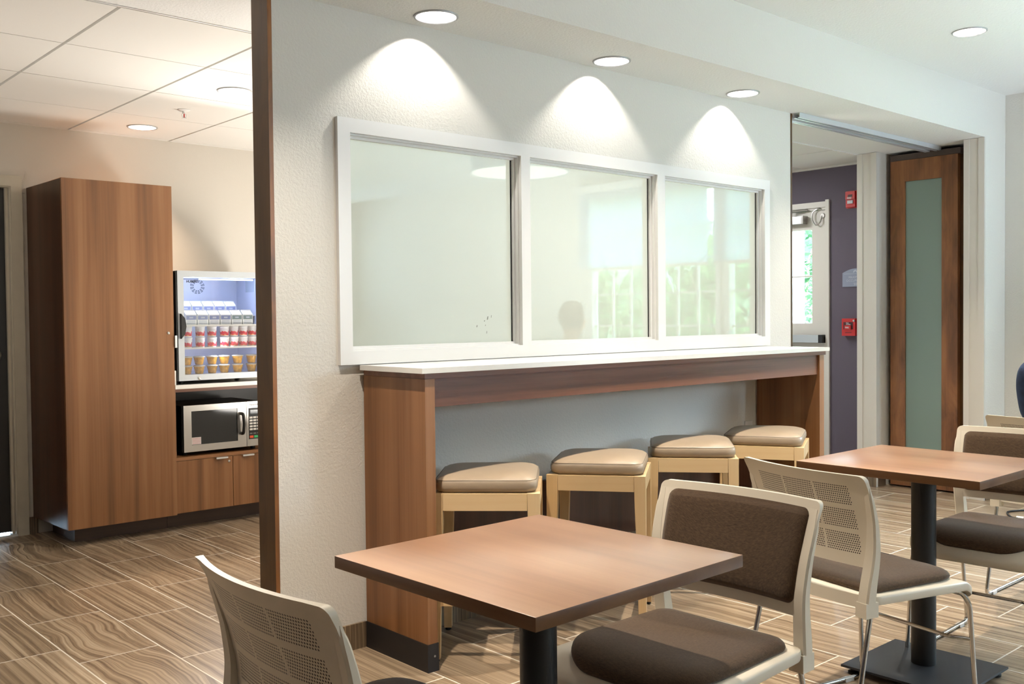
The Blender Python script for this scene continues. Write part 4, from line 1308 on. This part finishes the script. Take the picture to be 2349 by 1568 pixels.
def make_chair(label, loc, rz):
    t = thing('stacking_chair', label, 'chair', loc, rz, group='ivory stacking chairs round the pedestal tables')
    # --- back frame: web and lower rail, two posts
    bm = new_bm(); uvl = bm.loops.layers.uv.new('UVMap')
    zs = zrange(0.532, ZT, 14, [ZT - 0.017 + 0.017 * sin(radians(a)) for a in (0, 20, 40, 55, 68, 79, 86)])
    zs = [z for z in zs if z <= ZT]
    def th(y, z, w):
        e = abs(y) / max(w, 1e-6)
        lip = 0.006 * max(0, (z - (ZT - 0.03)) / 0.03)
        return 0.0075 + 0.004 * max(0, (e - 0.85) / 0.15) + lip
    def hw_web(z):
        return hw_top(z) - 0.004
    shell_sheet(bm, zs, hw_web, th, uvl)
    for s in (-1, 1):          # posts
        rings = []
        for z in zrange(0.440, 0.787, 26):
            w = hw_top(z)
            dp = itp(DP, z)
            k = min(1.0, max(0.0, (z - 0.735) / 0.050)); k = k * k * (3 - 2 * k)
            dp = dp * (1 - k) + 0.0085 * k
            wd = 0.034 - 0.016 * max(0, (z - 0.55) / 0.24)
            x1 = smooth_itp(FE, z) - 0.225 + 0.0015 - 0.003 * k
            y1, y0 = s * (w + 0.0005 - 0.0055 * k), s * (w - wd)
            c = 0.005
            xi = front_x(y0, z) + 0.0006
            q = [(x1 - c, y1), (x1, y1 - s * c), (xi, y0), (min(xi - 0.009, x1 - dp), y0), (x1 - dp, y1 - s * c), (x1 - dp + c, y1)]
            rings.append([bm.verts.new((p[0], p[1], z)) for p in q])
        for a, b in zip(rings, rings[1:]):
            for i in range(6):
                f = bm.faces.new((a[i], a[(i + 1) % 6], b[(i + 1) % 6], b[i]))
                for lp in f.loops: lp[uvl].uv = (0, 0)
        bm.faces.new(rings[0]); bm.faces.new(rings[-1])
    part('back_frame', bm, PERF, t, world=False, ang=40)
    # --- upholstered pad on the front of the back
    bm = new_bm(); uvl = bm.loops.layers.uv.new('UVMap')
    zp0, zp1, rp = 0.560, 0.786, 0.022
    def hw_pad(z):
        w = itp(HW, z) - 0.032
        if z > zp1 - rp: w -= rp - sqrt(max(0, rp * rp - (z - (zp1 - rp)) ** 2))
        if z < zp0 + rp: w -= rp - sqrt(max(0, rp * rp - ((zp0 + rp) - z) ** 2))
        return w
    ex = [zp1 - rp + rp * sin(radians(a)) for a in (20, 40, 60, 75, 90)] + [zp0 + rp - rp * sin(radians(a)) for a in (20, 40, 60, 75, 90)]
    zz_ = zrange(zp0, zp1, 14, ex)
    F = []
    nu = 26
    for z in zz_:
        w = hw_pad(z); row = []
        for i in range(nu + 1):
            s = -1 + 2.0 * i / nu
            y = w * s
            ed = min(w * (1 - abs(s)), z - zp0, zp1 - z)
            dome = 0.013 * (1 - (1 - min(1, ed / 0.022)) ** 2)
            row.append((front_x(y, z) + 0.001, dome, y, z))
        F.append(row)
    fr_ = [[bm.verts.new((x + d, y, z)) for x, d, y, z in row] for row in F]
    bk = [[bm.verts.new((x - 0.0008, y, z)) for x, d, y, z in row] for row in F]
    for r in range(len(F) - 1):
        for i in range(nu):
            bm.faces.new((fr_[r][i], fr_[r][i + 1], fr_[r + 1][i + 1], fr_[r + 1][i])); bm.faces.new((bk[r][i], bk[r + 1][i], bk[r + 1][i + 1], bk[r][i + 1]))
        bm.faces.new((fr_[r][0], fr_[r + 1][0], bk[r + 1][0], bk[r][0])); bm.faces.new((fr_[r][nu], bk[r][nu], bk[r + 1][nu], fr_[r + 1][nu]))
    for i in range(nu):
        bm.faces.new((fr_[0][i], bk[0][i], bk[0][i + 1], fr_[0][i + 1])); bm.faces.new((fr_[-1][i], fr_[-1][i + 1], bk[-1][i + 1], bk[-1][i]))
    part('back_pad', bm, FABRIC, t, world=False, ang=70)
    # --- seat shell
    ol = seat_outline()
    n = len(ol)
    bm = new_bm()
    def ring(k, dz, cx=0.0):
        return [bm.verts.new((cx + (x - cx) * k, y * k, seat_z(cx + (x - cx) * k, y * k) + dz)) for x, y in ol]
    rs = [ring(0.02, 0), ring(0.45, 0), ring(0.72, 0), ring(0.88, 0), ring(0.975, 0), ring(0.995, -0.003), ring(1.0, -0.008), ring(1.0, -0.022), ring(0.992, -0.027), ring(0.95, -0.028), ring(0.9, -0.018), ring(0.5, -0.016), ring(0.02, -0.016)]
    for a, b in zip(rs, rs[1:]):
        for i in range(n):
            bm.faces.new((a[i], a[(i + 1) % n], b[(i + 1) % n], b[i]))
    bm.faces.new(rs[0]); bm.faces.new(rs[-1])
    # rear rail and socket blocks
    row = []
    for i in range(13):
        y = -0.20 + 0.4 * i / 12
        xx = -0.212 - 0.020 * (1 - (y / 0.2) ** 2)
        row.append([bm.verts.new((xx + dx, y, z)) for dx, z in ((0.018, 0.458), (-0.004, 0.456), (-0.006, 0.420), (0.014, 0.418))])
    for a, b in zip(row, row[1:]):
        for i in range(4): bm.faces.new((a[i], a[(i + 1) % 4], b[(i + 1) % 4], b[i]))
    bm.faces.new(row[0]); bm.faces.new(row[-1])
    for s in (-1, 1):
        b2 = new_bm()
        box(b2, -0.236, -0.186, s * 0.229 - 0.0 if s < 0 else 0.190, -0.190 if s < 0 else 0.229, 0.398, 0.4405)
        bevel(b2, 0.005, 2)
        me = bpy.data.meshes.new('tmp'); b2.to_mesh(me); b2.free(); bm.from_mesh(me); bpy.data.meshes.remove(me)
    part('seat_shell', bm, PLAST, t, world=False, ang=45)
    # --- seat pad
    bm = new_bm()
    ol2 = seat_outline(0.237, 0.125, 0.026)
    n = len(ol2)
    def ring2(k, dz, cx=0.0):
        return [bm.verts.new((cx + (x - cx) * k, y * k, seat_z(cx + (x - cx) * k, y * k) + dz)) for x, y in ol2]
    rs = [ring2(0.99, 0.0006), ring2(1.0, 0.006), ring2(0.992, 0.013), ring2(0.965, 0.020), ring2(0.91, 0.0255), ring2(0.8, 0.029), ring2(0.6, 0.0305), ring2(0.35, 0.031), ring2(0.12, 0.031), ring2(0.01, 0.031)]
    for a, b in zip(rs, rs[1:]):
        for i in range(n):
            bm.faces.new((a[i], a[(i + 1) % n], b[(i + 1) % n], b[i]))
    bm.faces.new(rs[0]); bm.faces.new(rs[-1])
    part('seat_pad', bm, FABRIC, t, world=False, ang=70)
    # --- chrome sled legs
    for s in (-1, 1):
        bm = new_bm()
        p = smooth_path([(0.10, s * 0.190, 0.424), (0.212, s * 0.200, 0.408), (0.236, s * 0.212, 0.37), (0.260, s * 0.222, 0.0085), (-0.292, s * 0.222, 0.0085), (-0.200, s * 0.212, 0.402)], 0.030, 6)
        tube(bm, p, 0.0075, 12)
        lg = part('leg', bm, CHROME, t, world=False, ang=60)
        for xx in (0.19, -0.22):
            bm = new_bm(); box(bm, xx - 0.020, xx + 0.020, s * 0.222 - 0.010, s * 0.222 + 0.010, 0.0003, 0.013); bevel(bm, 0.003)
            part('glide', bm, CLEARG, lg, world=False)
    bm = new_bm()
    tube(bm, smooth_path([(0.2434, -0.215, 0.258), (0.198, -0.165, 0.262), (0.198, 0.165, 0.262), (0.2434, 0.215, 0.258)], 0.03, 5), 0.006, 12)
    part('cross_brace', bm, CHROME, t, world=False, ang=60)
    return t

CH = [((1.068, 1.585, 0), 0.0, 'ivory chair at the lower left with its perforated back to the camera'),
      ((1.884, 1.505, 0), 181.0, 'ivory chair with brown pads facing the near table, its front toward the camera'),
      ((2.856, 1.559, 0), -12.8, 'ivory chair between the two tables, perforated back to the camera, turned slightly'),
      ((3.742, 1.500, 0), 182.0, 'ivory chair with brown pads on the far side of the second table'),
      ((4.745, 1.610, 0), 0.0, 'ivory chair at the right edge behind the second table, its person seen in navy')]
c0_ = make_chair(CH[0][2], CH[0][0], radians(CH[0][1]))
for loc, a, lab in CH[1:]:
    copy_tree(c0_, loc, radians(a), lab)

# ================================================================ PERSON on the farthest chair (mostly outside the frame)
def make_person():
    t = thing('person', 'person in a navy top seated on the chair at the right edge, leaning forward', 'person', (4.66, 1.617, 0.0))
    V, E_, R = [], [], []
    def add(p, r, par=None):
        V.append(p); R.append(r)
        if par is not None: E_.append((par, len(V) - 1))
        return len(V) - 1
    cy = 1.617
    pel = add((4.665, cy, 0.585), (0.150, 0.105))
    ab = add((4.695, cy, 0.70), (0.135, 0.095), pel)
    ch = add((4.755, cy, 0.86), (0.145, 0.105), ab)
    up_ = add((4.800, cy, 0.98), (0.120, 0.080), ch)
    nb = add((4.838, cy, 1.060), (0.056, 0.056), up_)
    nk = add((4.862, cy, 1.110), (0.050, 0.050), nb)
    hd = add((4.890, cy, 1.175), (0.070, 0.078), nk)
    hm = add((4.905, cy, 1.235), (0.076, 0.092), hd)
    ht = add((4.912, cy, 1.290), (0.062, 0.074), hm)
    parts = {}
    for s in (1, -1):
        sh = add((4.800, cy + s * 0.168, 1.000), (0.060, 0.060), up_)
        ua = add((4.850, cy + s * 0.196, 0.890), (0.047, 0.047), sh)
        el = add((4.905, cy + s * 0.205, 0.775), (0.041, 0.041), ua)
        fa = add((5.020, cy + s * 0.165, 0.700), (0.037, 0.037), el)
        wr = add((5.120, cy + s * 0.120, 0.655), (0.026, 0.026), fa)
        pm = add((5.165, cy + s * 0.105, 0.645), (0.030, 0.016), wr)
        kn = add((5.195, cy + s * 0.098, 0.640), (0.032, 0.014), pm)
        for q, L in ((-0.026, 0.060), (-0.009, 0.070), (0.009, 0.066), (0.026, 0.052)):
            a = add((5.205, cy + s * 0.096 + q, 0.640), (0.0095, 0.009), kn)
            b = add((5.205 + L * 0.55, cy + s * 0.092 + q * 1.1, 0.634), (0.0085, 0.008), a)
            add((5.205 + L, cy + s * 0.088 + q * 1.1, 0.618), (0.007, 0.0065), b)
        a = add((5.172, cy + s * 0.068, 0.640), (0.011, 0.011), pm)
        add((5.205, cy + s * 0.046, 0.632), (0.0085, 0.0085), a)
        hp = add((4.700, cy + s * 0.090, 0.555), (0.088, 0.084), pel)
        th = add((4.900, cy + s * 0.105, 0.560), (0.078, 0.076), hp)
        kn2 = add((5.110, cy + s * 0.115, 0.545), (0.060, 0.060), th)
        cf = add((5.120, cy + s * 0.115, 0.360), (0.054, 0.054), kn2)
        an = add((5.105, cy + s * 0.115, 0.110), (0.038, 0.038), cf)
        ft = add((5.150, cy + s * 0.118, 0.048), (0.042, 0.040), an)
        add((5.275, cy + s * 0.128, 0.036), (0.040, 0.028), ft)
    me = bpy.data.meshes.new('skeleton'); me.from_pydata(V, E_, [])
    ob = bpy.data.objects.new('skeleton', me); COL.objects.link(ob)
    sk = ob.modifiers.new('skin', 'SKIN'); sk.use_smooth_shade = True
    for i, r in enumerate(R):
        me.skin_vertices[0].data[i].radius = r
    me.skin_vertices[0].data[0].use_root = True
    sb = ob.modifiers.new('sub', 'SUBSURF'); sb.levels = 2; sb.render_levels = 2
    dg = bpy.context.evaluated_depsgraph_get()
    m2 = bpy.data.meshes.new_from_object(ob.evaluated_get(dg))
    bm = new_bm(); bm.from_mesh(m2)
    bpy.data.objects.remove(ob); bpy.data.meshes.remove(me); bpy.data.meshes.remove(m2)
    for f in bm.faces:
        c = f.calc_center_median()
        arm = c.x > 4.76 and abs(c.y - cy) > 0.02 and 0.60 < c.z < 0.75 and c.x > 5.11
        if c.z > 1.075: f.material_index = 2
        elif c.z < 0.60 and not arm: f.material_index = 1 if c.z > 0.075 else 3
        elif arm: f.material_index = 2
        elif c.z < 0.645 and c.x > 4.80: f.material_index = 1
        else: f.material_index = 0
    b = part('body', bm, [NAVY, TROUS, SKIN, SHOE], t, ang=180)
    bm = new_bm()
    bmesh.ops.create_uvsphere(bm, u_segments=24, v_segments=14, radius=1.0)
    for v in bm.verts:
        v.co = Vector((v.co.x * 0.108, v.co.y * 0.094, v.co.z * 0.112))
        if v.co.x > 0.03 and v.co.z < 0.05: v.co.x = 0.03
        v.co += Vector((4.885, cy, 1.262))
    part('hair', bm, HAIR, t, ang=180)
    bm = new_bm()
    for s in (-1, 1):
        bmesh.ops.create_uvsphere(bm, u_segments=10, v_segments=8, radius=0.011, matrix=Matrix.Translation((4.984, cy + s * 0.030, 1.225)))
    part('eyes', bm, TXTB, t, ang=180)
    bm = new_bm()
    tube(bm, [(4.978, cy, 1.222), (4.990, cy, 1.200), (5.002, cy, 1.186), (4.985, cy, 1.180)], [0.006, 0.009, 0.012, 0.008], 10)
    part('nose', bm, SKIN, t, ang=180)
    return t
make_person()

# ================================================================ CORD on the floor at the right edge
t = thing('charging_cord', 'black cord with a white inline adapter lying on the floor at the right edge', 'cord', (6.40, 2.45, 0.0))
bm = new_bm(); tube(bm, smooth_path([(7.02, 2.05, 0.006), (6.70, 2.30, 0.006), (6.56, 2.46, 0.006), (6.44, 2.52, 0.006), (6.36, 2.49, 0.006), (6.27, 2.43, 0.006), (6.26, 2.39, 0.006)], 0.06, 5), 0.006, 8)
part('cable', bm, CORDM, t)
bm = new_bm(); tube(bm, [(6.27, 2.40, 0.010), (6.275, 2.36, 0.010)], 0.0095, 10)
part('adapter', bm, WHITE, t)
bm = new_bm(); tube(bm, smooth_path([(6.275, 2.358, 0.007), (6.30, 2.32, 0.007), (6.26, 2.24, 0.007), (6.20, 2.10, 0.007)], 0.04, 4), 0.006, 8)
part('cable', bm, CORDM, t)

# ================================================================ OUTSIDE
bm = new_bm(); box(bm, XR + 0.12, 26, -14, 16, -0.10, -0.03)
struct(part('ground', bm, GRASS, smooth=False))
bm = new_bm(); box(bm, XR + 0.125, 8.6, 3.2, 6.4, -0.03, -0.005)
struct(part('path', bm, PAVE, smooth=False))
bm = new_bm(); box(bm, 7.92, 8.10, 4.975, 5.40, -0.005, 2.75); box(bm, 7.90, 8.12, 4.955, 5.42, -0.005, 0.14); bevel(bm, 0.004)
top(part('porch_post', bm, WHITE), 'square white porch post outside the exit door glass', 'post')
def shrub(x, y, z, rx, ry, rzz, n, mat, label, size=0.075, trunk=True):
    t = thing('shrub', label, 'shrub', (x, y, -0.03), group='leafy shrubs outside the windows')
    bm = new_bm()
    for i in range(n):
        th, u = random.uniform(0, 2 * pi), random.uniform(-1, 1)
        rr = random.uniform(0.55, 1.0) ** 0.5 * (1 + 0.18 * sin(3 * th + 5 * u))
        s = sqrt(1 - u * u)
        c = Vector((x + rx * rr * s * cos(th), y + ry * rr * s * sin(th), z + rzz * rr * u))
        if c.z < 0.03: c.z = random.uniform(0.03, 0.2)
        a = Vector((random.gauss(0, 1), random.gauss(0, 1), random.gauss(0, 1))).normalized()
        b = a.orthogonal().normalized()
        L = size * random.uniform(0.7, 1.5)
        bm.faces.new([bm.verts.new(c - a * L), bm.verts.new(c + b * L * 0.45), bm.verts.new(c + a * L), bm.verts.new(c - b * L * 0.45)])
    part('foliage', bm, mat, t, smooth=False)
    bm = new_bm()
    for k in range(5):
        a = 2 * pi * k / 5
        tube(bm, [(x + 0.03 * cos(a), y + 0.03 * sin(a), -0.03), (x + 0.3 * rx * cos(a), y + 0.3 * ry * sin(a), z), (x + 0.55 * rx * cos(a), y + 0.55 * ry * sin(a), z + 0.5 * rzz)], [0.025, 0.015, 0.006], 6)
    part('stems', bm, TRUNKM, t)
    return t
shrub(11.4, 7.15, 2.0, 1.2, 1.2, 1.05, 5200, LEAF, 'green leafy shrub seen high in the exit door glass', 0.048)
shrub(9.25, 5.78, 0.80, 0.55, 0.55, 0.66, 2600, LEAF2, 'pale leafy shrub seen low in the exit door glass', 0.03)
shrub(9.7, -3.3, 1.05, 0.95, 0.95, 1.1, 1200, LEAF3, 'leafy shrub outside the grid windows, farthest from the exit door', 0.09)
shrub(10.1, -0.75, 1.15, 1.0, 0.95, 1.2, 1300, LEAF3, 'leafy shrub outside the grid windows, middle one of three', 0.09)
shrub(10.3, 1.8, 1.10, 0.95, 0.95, 1.15, 1300, LEAF3, 'leafy shrub outside the grid windows, nearest the exit door', 0.09)

for k, (x, y, h) in enumerate(((15.0, -9.5, 1.9), (15.6, -6.0, 1.75), (15.2, -2.4, 2.0), (15.8, 1.3, 1.8), (16.2, 5.0, 1.9), (16.6, 9.0, 2.0))):
    t = thing('tree', 'distant rounded tree outside, %s along the lawn' % ORD[k], 'tree', (x, y, -0.03), group='trees across the lawn')
    bm = new_bm()
    bmesh.ops.create_icosphere(bm, subdivisions=4, radius=1.0)
    for v in bm.verts:
        n = 1 + 0.10 * sin(7 * v.co.x + 3 * v.co.z + k) + 0.08 * sin(11 * v.co.y - 5 * v.co.z) + random.uniform(-0.05, 0.05)
        v.co = Vector((x + v.co.x * 1.9 * n, y + v.co.y * 1.75 * n, h + v.co.z * (h - 0.3) * n))
    part('crown', bm, TREE, t, smooth=False)
    bm = new_bm(); tube(bm, [(x, y, -0.03), (x, y, h)], [0.18, 0.12], 10)
    part('trunk', bm, TRUNKM, t)

# ================================================================ LIGHT
WARM = (1.0, 0.955, 0.89)
def lamp(name, kind, loc, energy, col, **kw):
    d = bpy.data.lights.new(name, kind)
    d.energy = energy; d.color = col
    for k, v in kw.items(): setattr(d, k, v)
    o = bpy.data.objects.new(name, d); COL.objects.link(o)
    o.location = loc
    return o
for x, y in CANS['soffit']:
    lamp('soffit_lamp', 'POINT', (x, y, ZS + 0.074), E_SOFFIT, (1.0, 0.95, 0.88), shadow_soft_size=0.012)
for x, y in CANS['main']:
    lamp('ceiling_lamp', 'POINT', (x, y, ZC + 0.088), E_MAIN * 0.45, (1.0, 0.89, 0.75), shadow_soft_size=0.02)
    lamp('ceiling_lamp', 'SPOT', (x, y, ZC + 0.080), E_MAIN * 0.6, (1.0, 0.89, 0.75), shadow_soft_size=0.02, spot_size=radians(62), spot_blend=0.7)
(kx, ky), (lx, ly) = CANS['kitchen']
lamp('kitchen_lamp', 'POINT', (kx, ky, ZK + 0.070), E_KIT, (1.0, 0.93, 0.83), shadow_soft_size=0.02)
lamp('kitchen_lamp', 'POINT', (lx, ly, ZK + 0.105), E_KIT2, (1.0, 0.74, 0.54), shadow_soft_size=0.02)
o = lamp('pane_backlight_fill', 'AREA', (3.4, 5.1, 1.55), E_KF, (1.0, 0.98, 0.93), shape='RECTANGLE', size=2.6, size_y=0.9)  # unseen area light added to backlight the filmed panes
o.rotation_euler = (radians(-90), 0, 0)
for x, y, z, e, c in ((2.8, -1.7, 0.95, E_UP, WARM), (5.6, 0.1, 0.95, E_UP * 1.1, (0.72, 0.87, 1.0)), (-1.1, 4.9, 0.5, E_UPK * 0.6, (1.0, 0.94, 0.86)), (3.7, 4.7, 0.6, E_UPK, (1.0, 0.95, 0.88))):
    o = lamp('unseen_uplight_fill', 'AREA', (x, y, z), e, c, shape='DISK', size=1.0)  # unseen fill lights added to brighten the ceilings and soffit
    o.rotation_euler = (pi, 0, 0)
lamp('hall_fill', 'AREA', (6.0, 4.9, ZK - 0.01), 26, (0.95, 0.96, 1.0), shape='DISK', size=0.6)  # fill light added to brighten the hall, no fixture
for xx in (2.60, 2.88):
    lamp('cooler_lamp', 'POINT', (xx, CY0 + 0.09, 1.485), 1.7, (0.70, 0.80, 1.0), shadow_soft_size=0.02)
lamp('cooler_lamp', 'POINT', (2.74, CY0 + 0.06, 1.06), 1.4, (0.75, 0.82, 1.0), shadow_soft_size=0.02)
for (a, b) in FWINS:
    o = lamp('window_portal', 'AREA', ((a + b) / 2, -4.64, (FZ0 + FZ1) / 2), 1, (1, 1, 1), shape='RECTANGLE', size=b - a, size_y=FZ1 - FZ0)
    o.rotation_euler = (radians(90), 0, 0)
    o.data.cycles.is_portal = True
for (a, b) in WINS:
    o = lamp('window_portal', 'AREA', (XR + 0.14, (a + b) / 2, (GZ0 + GZ1) / 2), 1, (1, 1, 1), shape='RECTANGLE', size=GZ1 - GZ0, size_y=b - a)
    o.rotation_euler = (0, radians(90), 0)
    o.data.cycles.is_portal = True
o = lamp('window_portal', 'AREA', (XR + 0.14, 4.6, 1.56), 1, (1, 1, 1), shape='RECTANGLE', size=0.75, size_y=0.65)
o.rotation_euler = (0, radians(90), 0); o.data.cycles.is_portal = True

w = bpy.data.worlds.new('sky')
scene.world = w
w.use_nodes = True
bg = w.node_tree.nodes['Background']
tc = w.node_tree.nodes.new('ShaderNodeTexCoord')
sx_ = w.node_tree.nodes.new('ShaderNodeSeparateXYZ')
cr = w.node_tree.nodes.new('ShaderNodeValToRGB')
cr.color_ramp.elements[0].position = 0.45; cr.color_ramp.elements[0].color = (0.50, 0.66, 0.80, 1)
cr.color_ramp.elements[1].position = 0.75; cr.color_ramp.elements[1].color = (0.56, 0.79, 1.0, 1)
mp = w.node_tree.nodes.new('ShaderNodeMath'); mp.operation = 'MULTIPLY_ADD'; mp.inputs[1].default_value = 0.5; mp.inputs[2].default_value = 0.5
w.node_tree.links.new(tc.outputs['Generated'], sx_.inputs[0])
w.node_tree.links.new(sx_.outputs[2], mp.inputs[0])
w.node_tree.links.new(mp.outputs[0], cr.inputs[0])
w.node_tree.links.new(cr.outputs[0], bg.inputs[0])
bg.inputs[1].default_value = E_SKY

c = scene.cycles
c.use_denoising = True
c.use_adaptive_sampling = True
c.adaptive_threshold = 0.1
c.adaptive_min_samples = 20
c.caustics_reflective = False
c.caustics_refractive = False
c.sample_clamp_indirect = 4.0
c.max_bounces = 7
c.diffuse_bounces = 3
c.glossy_bounces = 3
c.transparent_max_bounces = 12
scene.view_settings.view_transform = 'Standard'
scene.view_settings.look = 'None'
scene.view_settings.exposure = EXPO
